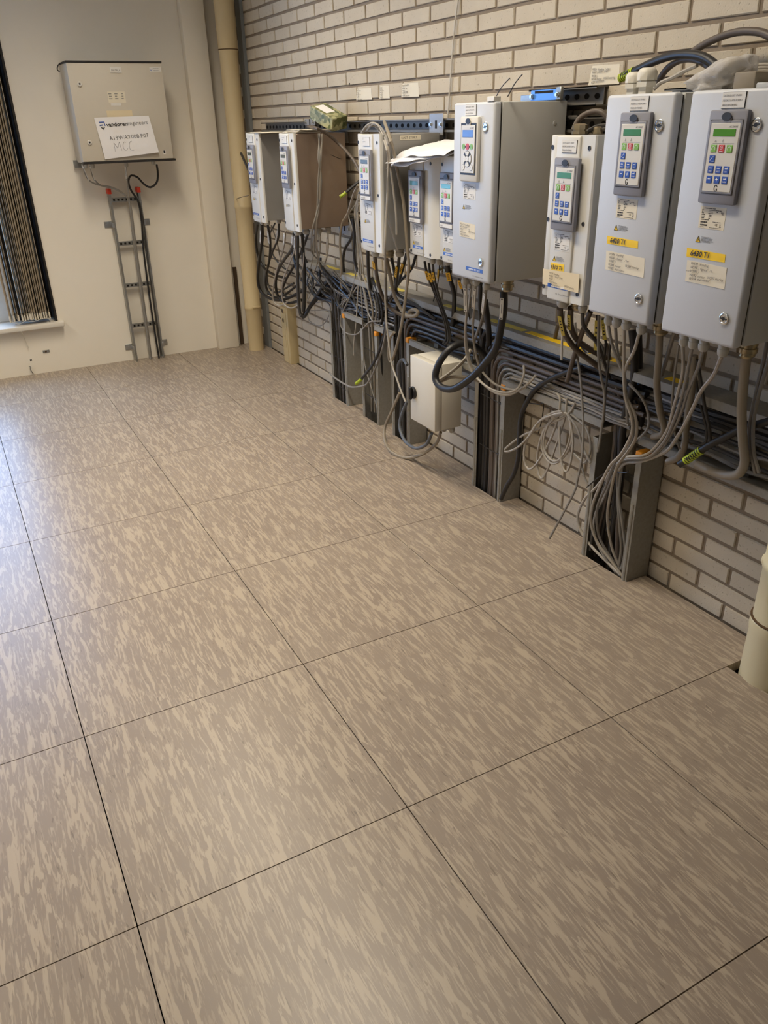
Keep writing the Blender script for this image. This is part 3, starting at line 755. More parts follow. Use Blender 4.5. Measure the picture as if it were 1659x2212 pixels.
# blue film-covered bracket on the tall cabinet
t = thing('blue_bracket', 'bracket with blue protective film on top of the tall blue-screen cabinet', 'bracket', (1.745, 1.085, 1.425), ROT)
bobj('film', 'blue_film', t, -.055, .072, -.030, -.026, 0, .030, .001, 1); bobj('slot', 'void_dark', t, -.035, .055, -.0305, -.026, .020, .027)
bobj('end_plate', 'galvanised', t, .072, .095, -.034, -.022, 0, .036, .002, 1)
bm = B(); lathe(bm, (.083, -.034, .014), (0, -1, 0), [(0, .008), (.006, .008), (.006, .005), (.010, .005)], 6); obj('bolt', bm, 'zinc_bright', t)
bm = B(); lathe(bm, (-.045, -.030, .012), (0, -1, 0), [(0, .008), (.006, .008), (.006, .005), (.010, .005)], 6); obj('bolt', bm, 'zinc_bright', t)
bobj('foot', 'galvanised', t, -.11, -.055, -.028, -.005, 0, .018, .001, 1)
t = tag(bobj('white_clip', 'plate_white', None, 1.475, 1.50, 1.00, 1.035, 1.424, 1.437, .001, 1), 'small white plastic clip on top of the tall blue-screen cabinet', 'clip')

# ---------------------------------------------------------------- cable ladders
ZL, ZU = .478, .690        # bottom of lower rail, top of upper rail of the wall ladder
t = thing('cable_ladder', 'long galvanised cable ladder running along the brick wall below the drives', 'cable ladder', (XW, 0, 0), ROT)
def hrail(nm, y0, y1, z, up):
    bm = B(); s = 1 if up else -1
    box(bm, -y1, -y0, -.098, -.004, min(z, z + s * .0025), max(z, z + s * .0025)); box(bm, -y1, -y0, -.100, -.0975, min(z, z + s * .026), max(z, z + s * .026), .0008, 1)
    box(bm, -y1, -y0, -.100, -.086, min(z + s * .024, z + s * .0262), max(z + s * .024, z + s * .0262))
    return obj(nm, bm, 'galvanised_dull', t, False)
hrail('ladder_rail', .66, 1.20, ZL, True); hrail('ladder_rail', 1.37, 1.93, ZL, True); hrail('ladder_rail', 2.05, 2.24, ZL, True); hrail('ladder_rail', 2.37, 2.60, ZL, True); hrail('ladder_rail', -.30, .50, ZL, True)
hrail('ladder_rail', -.30, 3.10, ZU, False)
for i in range(12):
    y = -.1 + .27 * i; bobj('rung', 'galvanised_dull', t, -y - .015, -y + .015, -.030, -.012, ZL + .004, ZU - .004)
for y0, y1, z in ((1.14, 1.36, 0), (.78, 1.12, 0), (.62, .72, 0), (1.55, 1.68, 0), (2.02, 2.14, 0), (2.28, 2.42, 0), (2.50, 2.60, 0), (2.72, 2.88, 0), (.40, .46, 0)):
    bobj('yellow_tape', 'sticker_yellow' if y0 < 1.1 else 'tag_pale_yellow', t, -y1, -y0, -.070, -.040, ZU, ZU + .0012)
def vladder(label, y0, y1, ztop, caps=True):
    t = thing('vertical_cable_ladder', label, 'cable ladder', (XW, (y0 + y1) / 2, 0), ROT, 'vertical cable ladders into the floor')
    w = (y1 - y0) / 2
    for s in (-1, 1):
        bm = B(); a = s * w
        box(bm, min(a, a - s * .0025), max(a, a - s * .0025), -.098, -.004, -.25, ztop); box(bm, min(a, a - s * .024), max(a, a - s * .024), -.100, -.0965, -.25, ztop, .001, 1)
        box(bm, min(a, a - s * .016), max(a, a - s * .016), -.006, -.004, -.25, ztop)
        obj('side_rail', bm, 'galvanised_dull', t, False)
        bm = B(); cyl(bm, (a - s * .012, -.0985, -.2), (a - s * .012, -.0985, ztop - .16), .0062, 8); obj('edge_bead', bm, 'galvanised_dull', t)
        if caps and s == 1:
            bobj('end_cap', 'cap_orange', t, min(a, a - s * .026), max(a, a - s * .026), -.104, -.06, ztop - .004, ztop + .018, .003, 2)
    for z in (.06, .30): bobj('rung', 'galvanised_dull', t, -w + .003, w - .003, -.022, -.008, z, z + .02)
    return t
vladder('vertical cable ladder nearest the beige socket trunking', 2.572, 2.768, .475)
vladder('vertical cable ladder below the slim drive with looped cables', 2.216, 2.396, .455)
vladder('vertical cable ladder behind the white switch box', 1.907, 2.076, .49)
vladder('vertical cable ladder right of the white switch box', 1.180, 1.380, .465)
vladder('vertical cable ladder full of grey cables below the 6420 T1 cabinet', .475, .695, .440)
# steel bracket post with holes beside ladder
t = thing('perforated_post', 'short perforated steel post behind the hanging cables under the looped drive', 'bracket', (1.72, 2.17, .46), ROT)
bobj('post', 'galvanised', t, -.012, .012, -.004, 0, 0, .11)
for i in range(5):
    bm = B(); cyl(bm, (0, -.0045, .012 + .021 * i), (0, -.003, .012 + .021 * i), .0045, 10); obj('hole', bm, 'void_dark', t)
t = thing('earth_bar', 'small earthing bar with nickel terminals on the brick wall under the small drives', 'terminal bar', (1.775, 1.66, .815), ROT)
bobj('bar', 'galvanised', t, -.10, .10, -.006, 0, 0, .018)
for i in range(5):
    bm = B(); lathe(bm, (-.08 + .04 * i, -.006, .009), (0, -1, 0), [(0, .011), (.008, .011), (.008, .007), (.018, .007)], 6); obj('terminal', bm, 'brass_nickel', t)

# ---------------------------------------------------------------- white switch box
t = thing('switch_box', 'white enclosure with a black rotary knob below the blue-screen cabinet', 'switch box', (1.690, 1.556, .236), ROT)
bobj('body', 'box_white', t, -.0975, .0975, -.095, 0, 0, .276, .003, 2)
bobj('gasket', 'rubber_black', t, -.094, .094, -.098, -.094, .003, .273)
bobj('lid', 'box_white', t, -.0985, .0985, -.128, -.097, -.001, .277, .003, 2)
bm = B(); lathe(bm, (-.072, -.128, .122), (0, -1, 0), [(0, .026), (.004, .026), (.006, .023), (.010, .022)], 24); box(bm, -.080, -.064, -.150, -.136, .094, .150, .006, 3); obj('rotary_knob', bm, 'black_plastic', t)
bm = text_bm(['3.8'], .018, shear=.3); bmesh.ops.rotate(bm, verts=bm.verts[:], matrix=Matrix.Rotation(-PI / 2, 3, 'X'), cent=(0, 0, 0)); link('handwriting', flat_mesh(bm, 'handwriting', 'ink_blue_black'), t, (.030, -.055, .2766))
for x, y in ((.045, -.05), (.075, -.03)): add_gland(t, x, y, .001, 'small')

# ---------------------------------------------------------------- beige socket trunking, drain pipes
t = thing('socket_trunking', 'beige upright trunking with wall sockets beside the drain pipe', 'trunking', (1.812, 3.556, 0), ROT)
bobj('duct', 'beige_trunking', t, -.058, .058, -.068, 0, 0, .362, .003, 2)
bobj('cover', 'beige_trunking', t, -.042, .030, -.071, -.066, .002, .355, .001, 1)
def sock(z, w=.028):
    bm = B(); lathe(bm, (-.012, -.0712, z), (0, -1, 0), [(0, .018), (.002, .018), (.002, .015)], 20); s = obj('socket', bm, 'beige_trunking', t)
    bm = B(); lathe(bm, (-.012, -.0720, z), (0, -1, 0), [(0, .0135), (.0015, .0135)], 20); obj('socket_well', bm, 'dark_strip', s)
sock(.328); sock(.268)
for z0, z1 in ((.170, .235), (.10, .165)): bobj('blank_plate', 'beige_trunking', t, -.036, .012, -.0735, -.070, z0, z1, .001, 1)
bobj('cap', 'beige_trunking', t, -.060, .060, -.072, 0, .360, .366, .001, 1)
def drain(label, x, y, r, prof, material, seal, group='drain pipes'):
    t = thing('drain_pipe', label, 'pipe', (x, y, 0), 0, group)
    bm = B(); lathe(bm, (0, 0, -.03), (0, 0, 1), prof, 28); obj('pipe', bm, material, t)
    for z, rr in seal:
        bm = B(); lathe(bm, (0, 0, z), (0, 0, 1), [(0, rr), (.0015, rr + .0015), (.004, rr + .0015), (.005, rr)], 28); obj('seal', bm, 'rust_seal', t)
    return t
p1 = drain('beige drain pipe in the corner behind the row of drives', 1.690, 3.985, .052,
      [(0, .049), (.30, .0515), (.305, .0545), (.315, .0555), (.325, .0545), (.33, .0515), (.80, .0515), (.93, .052), (.935, .055), (.95, .055), (.955, .052), (1.60, .053), (1.78, .054), (1.79, .057), (2.64, .058)], 'beige_pipe', [(1.765, .0575)])
bm = B(); box(bm, -.020, .030, -.062, -.050, .285, .300, .003, 1); obj('clamp', bm, 'beige_pipe', p1)
p2 = drain('cream drain pipe at the lower right edge with chipped collar', 1.690, -.085, .076,
      [(0, .077), (.17, .0765), (.18, .079), (.21, .079), (.215, .0745), (.36, .0745), (.365, .078), (.385, .078), (.39, .0745), (.55, .0742), (2.64, .0742)], 'cream_pipe', [(.183, .0785)])
bm = B(); lathe(bm, (-.034, .060, .345), (-.5, .86, 0), [(0, .016), (.006, .016), (.010, .012), (.012, .006)], 12); obj('clamp_bolt', bm, 'cream_pipe', p2)

# ---------------------------------------------------------------- far wall: cabinet, sheet, ladder
t = thing('wall_cabinet', 'beige grey square wall cabinet carrying a taped white sheet, on the far wall', 'cabinet', (1.0235, YF, 1.2), 0)
W = .256
bobj('body', 'cabinet_beige', t, -W, W, -.212, -.004, .0, .5, .003, 2)
bobj('door', 'cabinet_beige', t, -W, W, -.232, -.213, .006, .494, .003, 2)
bobj('rubber_edge', 'rubber_black', t, -W - .004, W + .001, -.236, -.01, .495, .504, .001, 1)
bobj('rubber_edge', 'rubber_black', t, -W - .001, W + .012, -.236, -.19, -.006, .005, .001, 1)
for x, z in ((-.204, .393), (-.204, .105)):
    bm = B(); lathe(bm, (x, -.232, z), (0, -1, 0), [(0, .0125), (.006, .0125), (.008, .009), (.006, .005)], 18); l = obj('lock', bm, 'plate_white', t)
    bm = B(); lathe(bm, (x, -.2385, z), (0, -1, 0), [(0, .005), (.002, .0045)], 6); obj('key_slot', bm, 'keypad_dark', l)
s = bobj('name_plate', 'plate_white', t, -.032, .030, -.2345, -.232, .446, .474); text('plate_lettering', 'DATA_4', .013, 'print_grey', s, (-.026, -.2350, .455), shear=.1)
s = bobj('maker_label', 'plate_white', t, .185, .250, -.2328, -.232, .452, .476); text('maker_lettering', ['vandoren', 'engineers'], .0085, 'print_grey', s, (.203, -.2332, .466), gap=1.1)
bm = B(); stroke_text(bm, [[(.189, .462), (.194, .456), (.199, .466)]], .0012, -.2332); link('maker_mark', flat_mesh(bm, 'maker_mark', 'print_blue'), s)
s = bobj('taped_list', 'label_cream', t, -.065, .030, -.2326, -.232, .300, .355)
bm = B(); dashes(bm, [[(.0, .016), (.033, .016), (.068, .012)], [(.002, .014), (.034, .012), (.070, .010)], [(0, .018), (.033, .017), (.068, .012)]], -.060, .342, .012, .005, random.Random(1), -.2330); link('list_print', flat_mesh(bm, 'list_print', 'print_grey'), s)
bobj('taped_slip', 'plate_white', t, -.055, .0, -.2326, -.232, .286, .299)
s = bobj('corner_label', 'plate_white', t, .200, .215, -.2326, -.232, .030, .052); bobj('corner_print', 'print_black', s, .202, .212, -.2330, -.2325, .036, .050)
bobj('tape', 'tape_cream', t, -.085, .055, -.2328, -.232, .215, .262)
for x, z in ((-.228, -.004), (-.19, -.006), (.0, -.006), (.160, -.003)): add_gland(t, x, -.12, z + .002, 'small')
bobj('bracket', 'galvanised', t, -W - .02, -W + .03, -.03, 0, -.03, .01)
bm = B(); tube(bm, smooth_path([(-W + .0, -.20, .495), (-W - .025, -.15, .49), (-W - .03, -.10, .47), (-W - .015, -.06, .46)]), .003, 6); obj('earth_strap', bm, 'rubber_black', t)
SH = [(-.1591, .2285), (.1436, .2324), (.1689, .0422), (-.1366, .0163)]
# printed sheet: corners measured on the door plane
t = thing('printed_sheet', 'white printed sheet with handwritten MCC, taped to the far cabinet door', 'paper', (1.0235, YF - .2325, 1.2), 0)
q = [(SH[0][0], SH[0][1]), (SH[1][0], SH[1][1]), (SH[2][0], SH[2][1]), (SH[3][0], SH[3][1])]
bm = sheet_bm(q, .006, 1.3, 16, 12, .0004, curl=lambda s_, t_: .012 * s_ * t_ + .004 * t_ + .004)
sh = obj('sheet', bm, 'paper_white', t)
O = Vector((q[0][0], 0, q[0][1])); EX = (Vector((q[1][0], 0, q[1][1])) - O); EZ = (Vector((q[3][0], 0, q[3][1])) - O)
def on_sheet(name, bm, material, w=.297, h=.210):
    """map flat lettering laid out on a 297 x 210 mm page (x right, z down negative) on to the buckled sheet"""
    for v in bm.verts:
        s_, t_ = v.co.x / w, -v.co.z / h
        p = O + EX * s_ + EZ * t_ + ((Vector((q[2][0], 0, q[2][1])) - O) - EX - EZ) * s_ * t_
        n = noise.noise(Vector((s_ * 2.3 + 1.3, t_ * 2.1, 1.3 * .7)))
        p.y = -abs(.006 * (n + .35)) - (.012 * s_ * t_ + .004 * t_ + .004) - .0016
        v.co = p
    return link(name, flat_mesh(bm, name, material), sh)
def shift(bm, x, z):
    for v in bm.verts: v.co += Vector((x, 0, z))
    return bm
on_sheet('company_lettering', shift(text_bm(['vandoren'], .030, heavy=.0006), .055, -.048), 'print_black')
on_sheet('company_lettering', shift(text_bm(['engineers'], .030, heavy=-.0002), .166, -.046), 'print_grey')
bm = B(); stroke_text(bm, [[(.020, -.024), (.046, -.024), (.047, -.042)], [(.020, -.040), (.036, -.038)]], .0022); on_sheet('company_mark', bm, 'print_blue')
bm = B(); stroke_text(bm, [[(.026, -.050), (.033, -.059), (.042, -.049)]], .0024); on_sheet('company_mark', bm, 'print_black')
on_sheet('project_lettering', shift(text_bm(['A19WAT008.P07'], .030, heavy=-.0003), .050, -.118), 'print_black')
curve2 = lambda P: [(p.x, p.z) for p in smooth_path([(a, 0, c) for a, c in P], .002)]
bm = B(); stroke_text(bm, [[(.064, -.178), (.068, -.132), (.082, -.160), (.098, -.130), (.100, -.176)], curve2([(.132, -.136), (.124, -.133), (.113, -.150), (.115, -.172), (.126, -.176), (.134, -.168)]), curve2([(.166, -.132), (.155, -.136), (.146, -.155), (.147, -.174), (.158, -.181), (.168, -.180)])], .0006); on_sheet('handwriting', bm, 'ink_blue_black')
# wall-mounted ladder below the cabinet
t = thing('cable_ladder', 'narrow cable ladder with red end caps below the far wall cabinet', 'cable ladder', (1.0, YF, 0), 0)
for s in (-1, 1):
    bm = B(); a = s * .093
    box(bm, min(a, a - s * .002), max(a, a - s * .002), -.062, -.012, -.02, 1.03); box(bm, min(a, a - s * .012), max(a, a - s * .012), -.064, -.061, -.02, 1.03); box(bm, min(a, a - s * .012), max(a, a - s * .012), -.014, -.012, -.02, 1.03); obj('side_rail', bm, 'galvanised', t, False)
    bobj('end_cap', 'cap_red', t, min(a + s * .004, a - s * .017), max(a + s * .004, a - s * .017), -.068, -.008, 1.020, 1.050, .003, 2)
    for z in (.845, .088):
        bm = B(); box(bm, min(a, a + s * .045), max(a, a + s * .045), -.006, 0, z - .018, z + .018, .001, 1); box(bm, min(a - s * .004, a + s * .008), max(a - s * .004, a + s * .008), -.066, -.006, z - .014, z + .014, .001, 1); obj('wall_clamp', bm, 'zinc_bright', t)
        bm = B(); lathe(bm, (a + s * .030, -.006, z), (0, -1, 0), [(0, .009), (.005, .009), (.005, .005), (.010, .005)], 6); obj('bolt', bm, 'zinc_bright', t)
for z in (.985, .733, .481, .228):
    r = bobj('rung', 'galvanised', t, -.092, .092, -.044, -.030, z - .012, z + .012)
    for i in range(6): bobj('hole', 'void_dark', r, -.070 + .025 * i, -.058 + .025 * i, -.0445, -.043, z - .006, z + .006)

# vertical blind gathered at the window's edge
t = thing('vertical_blind', 'taupe vertical window blind drawn aside with white bottom weights', 'blind', (.33, YF, 2.30), 0)
bobj('head_rail', 'blind_weight', t, -1.6, .15, -.01, .03, -.03, 0)
def slat_mesh():
    bm = B(); n = 6; V = []
    for i in range(n + 1):
        s = -1 + 2 * i / n; y = .044 * s; x = .006 * (1 - s * s); V.append((bm.verts.new((x, y, -1.93)), bm.verts.new((x, y, -.03))))
    for i in range(n): bm.faces.new((V[i][0], V[i + 1][0], V[i + 1][1], V[i][1]))
    bm.normal_update(); bmesh.ops.solidify(bm, geom=bm.faces[:], thickness=.0008); return mesh_of(bm, 'slat', 'blind_fabric')
def weight_mesh():
    bm = B(); box(bm, -.003, .005, -.042, .042, -1.962, -1.925, .001, 1); return mesh_of(bm, 'slat_weight', 'blind_weight')
xs_ = [-.105, -.085, -.066] + [-.040 + .0128 * i for i in range(13)]
for i, x in enumerate(xs_):
    a = math.radians(random.uniform(-7, 9) - 3)
    s = link('slat', cached('slat', slat_mesh), t, (x, .012, random.uniform(-.004, .004)), (0, 0, a)); link('slat_weight', cached('bw', weight_mesh), s)
bm = B(); tube(bm, smooth_path([(-.105, -.035, -1.955), (-.07, -.04, -1.975), (-.03, -.04, -1.962), (.02, -.04, -1.970), (.07, -.04, -1.958), (.118, -.04, -1.962)]), .0012, 5); obj('spacer_chain', bm, 'blind_weight', t)
t = thing('blind_cord', 'broken bead cord hanging below the window sill', 'cord', (.262, YF - .06, .283))
bm = B(); tube(bm, smooth_path([(0, 0, .004), (.010, .02, -.03), (.016, .045, -.07), (.026, .050, -.115)]), .0025, 6); obj('cord', bm, 'blind_weight', t)
for nm, x, z, lb in (('wall_plug', .385, .132, 'metal fixing with a screw in the far wall below the sill'), ):
    t = thing(nm, lb, 'fixing', (x, YF, z)); bm = B(); box(bm, -.022, .018, -.004, 0, -.008, .008, .001, 1); obj('plate', bm, 'galvanised', t)
    bm = B(); lathe(bm, (-.004, -.004, 0), (0, -1, 0), [(0, .006), (.004, .006)], 8); obj('screw_head', bm, 'rust_seal', t)
t = tag(bobj('wall_hole', 'void_dark', None, .279, .291, YF - .0008, YF + .002, .085, .095), 'small drilled hole in the white far wall near the floor', 'hole')
t = thing('wall_hook', 'small bent wire hook at the foot of the far wall', 'hook', (.270, YF, .03)); bm = B(); tube(bm, smooth_path([(-.004, -.004, .025), (.004, -.012, .022), (.0, -.014, .002), (.012, -.008, -.026)]), .003, 6); obj('hook', bm, 'galvanised', t)


# ---------------------------------------------------------------- cables traced through the room (mm)
CABLES = [
  ('cable', 'thick black cable making the outermost loop beside the drain pipe', 'cable', 'cables looping from the slim drive by the drain pipe', 'cable_black', 9, '1530,3218,885 1555,3308,794 1589,3485,656 1620,3630,522 1640,3649,443 1660,3535,416 1679,3390,432 1699,3251,478 1720,3123,533', [(0.04, 0.13, 'tag_white')], None),
  ('cable', 'black cable making the second loop beside the drain pipe', 'cable', 'cables looping from the slim drive by the drain pipe', 'cable_black', 7, '1545,3170,885 1574,3232,790 1606,3362,669 1636,3532,546 1655,3582,469 1672,3530,430 1690,3398,455 1720,3234,537', [(0.04, 0.13, 'tag_white')], None),
  ('cable', 'thin dark cable inside the loops beside the drain pipe', 'cable', 'cables looping from the slim drive by the drain pipe', 'cable_charcoal', 6, '1620,3200,885 1637,3268,802 1656,3439,698 1676,3603,577 1694,3658,476 1707,3554,445 1730,3316,535', [(0.04, 0.16, 'tag_white')], None),
  ('cable', 'black cable dropping behind the loops at the drain pipe', 'cable', 'cables looping from the slim drive by the drain pipe', 'cable_black', 8, '1660,3654,842 1678,3763,748 1698,3818,650 1716,3793,571 1731,3674,539 1750,3485,535', [], None),
  ('cable', 'thin grey cable crossing behind the loops at the drain pipe', 'cable', 'cables looping from the slim drive by the drain pipe', 'cable_grey', 3.5, '1660,3429,851 1693,3446,758 1727,3495,653 1760,3474,564', [], None),
  ('cable', 'dark thin cable behind the black loops at the drain pipe', 'cable', 'cables looping from the slim drive by the drain pipe', 'cable_charcoal', 5, '1680,3419,861 1699,3582,770 1720,3614,672 1741,3526,603 1760,3381,577', [], None),
  ('cable', 'light grey cable forming the left edge of the cluster under the papers drive', 'cable', 'cables under the dark-sided slim drive', 'cable_light', 4, '1530,2877,883 1545,2934,824 1567,3055,736 1591,3221,626 1617,3365,507 1633,3422,429 1644,3376,405 1653,3296,426 1660,3249,450', [(0.02, 0.11, 'tag_white')], None),
  ('cable', 'black cable looping beside the light grey one under the papers drive', 'cable', 'cables under the dark-sided slim drive', 'cable_black', 8, '1520,2734,890 1530,2766,862 1552,2859,794 1583,3091,696 1611,3274,596 1636,3369,504 1655,3374,446 1674,3288,431 1700,3142,469', [(0.02, 0.09, 'tag_white')], None),
  ('cable', 'light grey cable looping lowest under the papers drive', 'cable', 'cables under the dark-sided slim drive', 'cable_light', 4, '1520,2715,892 1527,2738,869 1544,2793,807 1571,2964,703 1596,3132,597 1619,3235,500 1635,3254,438 1647,3179,425 1660,3091,455', [(0.03, 0.13, 'tag_white')], None),
  ('cable', 'thick black cable hanging deepest under the papers drive then rising to the ladder', 'cable', 'cables under the dark-sided slim drive', 'cable_black', 10, '1540,2686,898 1546,2698,876 1568,2753,796 1596,2820,691 1623,2901,578 1651,2994,458 1663,3052,401 1666,3029,402 1680,2988,455 1700,2918,527 1723,2835,607 1740,2734,645', [(0.015, 0.085, 'tag_white')], None),
  ('cable', 'dark cable hanging straight down under the papers drive', 'cable', 'cables under the dark-sided slim drive', 'cable_charcoal', 8, '1530,2711,892 1532,2720,871 1539,2752,798 1552,2810,648 1563,2845,519 1569,2847,456 1570,2830,451', [], None),
  ('cable', 'thin light cable beside the thick black hanging cable', 'cable', 'cables under the dark-sided slim drive', 'cable_light', 3.2, '1560,2722,791 1564,2756,721 1569,2818,646 1573,2850,567 1579,2852,481 1580,2845,462', [], None),
  ('cable', 'thin light cable with a white tag leaning left from the papers drive', 'cable', 'cables under the dark-sided slim drive', 'cable_light', 3.2, '1580,2622,883 1612,2707,806 1652,2859,699 1693,3039,580 1720,3185,497', [(0.0, 0.2, 'tag_white')], None),
  ('cable', 'second thin light cable with a white tag from the papers drive', 'cable', 'cables under the dark-sided slim drive', 'cable_light', 3.2, '1610,2615,884 1641,2698,805 1678,2843,699 1707,3000,610 1730,3132,536', [(0.0, 0.2, 'tag_white')], None),
  ('cable', 'thin light cable with a white tag, slanting furthest from the papers drive', 'cable', 'cables under the dark-sided slim drive', 'cable_light', 3.2, '1655,2624,886 1672,2672,801 1685,2745,730 1706,2921,606 1724,3086,491 1730,3146,454', [(0.03, 0.2, 'tag_white')], None),
  ('cable', 'black cable slanting behind the tags of the papers drive', 'cable', 'cables under the dark-sided slim drive', 'cable_black', 7, '1680,2921,867 1694,3062,759 1707,3240,644 1718,3404,545 1727,3507,456 1733,3433,433 1740,3294,472', [], None),
  ('cable', 'short black cable end pointing up to the ladder under the papers drive', 'cable', 'cables under the dark-sided slim drive', 'cable_black', 9, '1660,2987,426 1683,2967,469 1716,2917,525 1730,2907,551', [], None),
  ('cable', 'thin grey cable hanging in a round loop in front of the brickwork', 'cable', 'cables under the dark-sided slim drive', 'cable_grey', 3, '1720,3130,409 1723,3104,360 1725,3016,349 1727,2939,361 1729,2861,410 1732,2816,474 1735,2874,500 1738,3069,461 1740,3155,456', [], None),
  ('cable', 'thin grey cable lying level in front of the brickwork', 'cable', 'cables under the dark-sided slim drive', 'cable_grey', 3, '1740,3165,401 1735,3014,431 1730,2830,462 1725,2725,451 1720,2660,414', [], None),
  ('cable', 'grey cable turning right at its foot, hanging down the dark drive side', 'cable', 'grey cables hanging down the dark drive side', 'cable_grey', 4, '1600,2552,1331 1584,2512,1240 1576,2527,1138 1569,2547,1005 1546,2562,919 1587,2677,830 1630,2748,764 1701,2583,670 1720,2465,642', [], None),
  ('cable', 'grey cable furthest right of three hanging down the dark drive side', 'cable', 'grey cables hanging down the dark drive side', 'cable_light', 4, '1600,2507,1331 1589,2513,1232 1584,2527,1133 1579,2544,1022 1566,2557,941 1603,2652,826 1663,2755,700 1701,2713,611 1720,2574,580', [], None),
  ('cable', 'grey cable crossing its neighbours on the dark drive side', 'cable', 'grey cables hanging down the dark drive side', 'cable_grey', 3.6, '1600,2535,1331 1576,2513,1232 1591,2524,1154 1584,2538,1058 1561,2556,951 1599,2655,826 1669,2758,689 1705,2710,601 1720,2610,574', [], None),
  ('cable', 'brown grey cable arching from the speckled box down to the looped drive', 'cable', None, 'cable_brown', 7, '1690,2879,1359 1559,2494,1357 1619,2500,1331 1685,2505,1283 1690,2394,1231 1690,2341,1195 1690,2308,1163', [], None),
  ('cable', 'black cable stub with lime sleeve pointing left beside the dark drive side', 'cable', None, 'cable_black', 6.5, '1660,2250,1146 1643,2257,1134 1612,2267,1111 1582,2278,1087 1570,2285,1080', [], (0.72, 1.0, 'sleeve_lime', None)),
  ('cable', 'thin black wire sticking out of the dark drive side', 'cable', None, 'cable_black', 1.6, '1600,2425,1246 1671,2515,1230 1712,2565,1222 1735,2591,1218', [], None),
  ('cable', 'short black cable stub sticking out beside the drain pipe', 'cable', None, 'cable_black', 7, '1545,3503,1232 1523,3398,1202 1496,3275,1167 1485,3222,1154', [], None),
  ('cable', 'thin brown wire sticking out from the drain pipe clamp', 'cable', None, 'cable_brown', 2, '1668,4078,947 1581,3675,992 1500,3314,1027', [], None),
  ('cable', 'taupe cable at the left of the tangle beside the looped drive', 'cable', 'cables dropping between the dark-sided drive and the looped drive', 'cable_taupe', 6, '1640,2239,1127 1647,2306,1082 1660,2397,998 1668,2481,944 1680,2543,855 1696,2574,732 1709,2612,633 1716,2588,584 1720,2542,572', [], None),
  ('cable', 'black cable bowed to the left beside the looped drive', 'cable', 'cables dropping between the dark-sided drive and the looped drive', 'cable_black', 7, '1700,2427,908 1707,2477,868 1717,2567,813 1728,2617,751 1740,2633,683 1750,2597,640', [], None),
  ('cable', 'black cable curving right under the looped drive', 'cable', 'cables dropping between the dark-sided drive and the looped drive', 'cable_black', 7, '1660,2350,977 1675,2368,895 1689,2409,812 1701,2413,744 1714,2371,687 1724,2313,650 1730,2257,640', [], None),
  ('cable', 'grey cable making the low loop beside the orange cap', 'cable', 'cables dropping between the dark-sided drive and the looped drive', 'cable_grey', 3.6, '1700,2357,1088 1700,2395,1034 1701,2473,981 1701,2448,928 1701,2413,867 1702,2419,761 1702,2441,686 1703,2504,594 1703,2573,525 1703,2625,467 1704,2625,418 1704,2559,397 1704,2448,415 1704,2370,459 1705,2296,506 1705,2177,533', [], None),
  ('cable', 'grey cable with a cut end hanging before the ladder by the socket trunking', 'cable', 'cables dropping between the dark-sided drive and the looped drive', 'cable_light', 3.4, '1700,2358,1078 1700,2392,1029 1701,2411,994 1702,2397,885 1703,2392,738 1705,2422,598 1706,2450,476 1707,2490,357 1707,2497,296', [], None),
  ('cable', 'thin grey cable slanting down into the floor by the looped drive', 'cable', 'cables dropping between the dark-sided drive and the looped drive', 'cable_grey', 3.2, '1700,2359,1067 1700,2388,1024 1701,2396,995 1702,2383,878 1703,2369,759 1704,2378,669 1705,2373,560 1706,2376,420 1707,2368,276 1708,2304,169 1709,2235,59', [], None),
  ('cable', 'grey cable swinging right above the second ladder', 'cable', 'cables dropping between the dark-sided drive and the looped drive', 'cable_grey', 3.6, '1700,2359,1056 1701,2385,1019 1701,2387,988 1704,2373,862 1705,2349,761 1707,2359,671 1709,2335,567 1710,2266,511 1711,2171,511', [], None),
  ('cable', 'grey cable bending left into the wall ladder', 'cable', 'cables dropping between the dark-sided drive and the looped drive', 'cable_light', 3.4, '1700,2360,1045 1701,2381,1014 1702,2379,980 1705,2380,870 1707,2366,785 1710,2393,693 1712,2500,603 1713,2584,556', [], None),
  ('cable', 'grey cable bending furthest left into the wall ladder', 'cable', 'cables dropping between the dark-sided drive and the looped drive', 'cable_grey', 3.4, '1700,2361,1034 1701,2377,1009 1703,2414,943 1706,2401,824 1709,2401,718 1712,2486,633 1714,2596,559 1715,2686,504', [], None),
  ('cable', 'grey cable hanging in a wide arc in front of the first ladder', 'cable', None, 'cable_grey', 5, '1695,2785,130 1691,2690,122 1683,2508,129 1678,2384,163 1673,2275,212 1661,2132,359 1648,2035,498 1634,1989,637 1619,1960,765 1600,1921,927', [], None),
  ('cable', 'black cable with lime sleeve pointing down left in front of the ladders', 'cable', None, 'cable_black', 7, '1680,2072,609 1666,2067,522 1654,2085,446 1639,2143,347 1626,2241,252 1620,2300,210', [], (0.86, 1.0, 'sleeve_lime', None)),
  ('cable', 'grey cable with a free cut end, looped over the slim drive', 'cable', 'grey cables looped over the top of the slim drive', 'cable_light', 4, '1530,1971,1339 1530,1935,1359 1530,1886,1372 1530,1834,1366 1530,1797,1339 1479,1665,1301 1492,1669,1226 1506,1673,1143 1517,1676,1058 1520,1679,984', [], None),
  ('cable', 'grey cable looped over the slim drive and falling straight past its foot', 'cable', 'grey cables looped over the top of the slim drive', 'cable_light', 4, '1540,1987,1337 1540,1941,1357 1540,1880,1361 1540,1822,1333 1473,1665,1296 1484,1668,1253 1482,1670,1200 1479,1673,1117 1473,1677,1032 1470,1682,930 1550,1833,802', [], None),
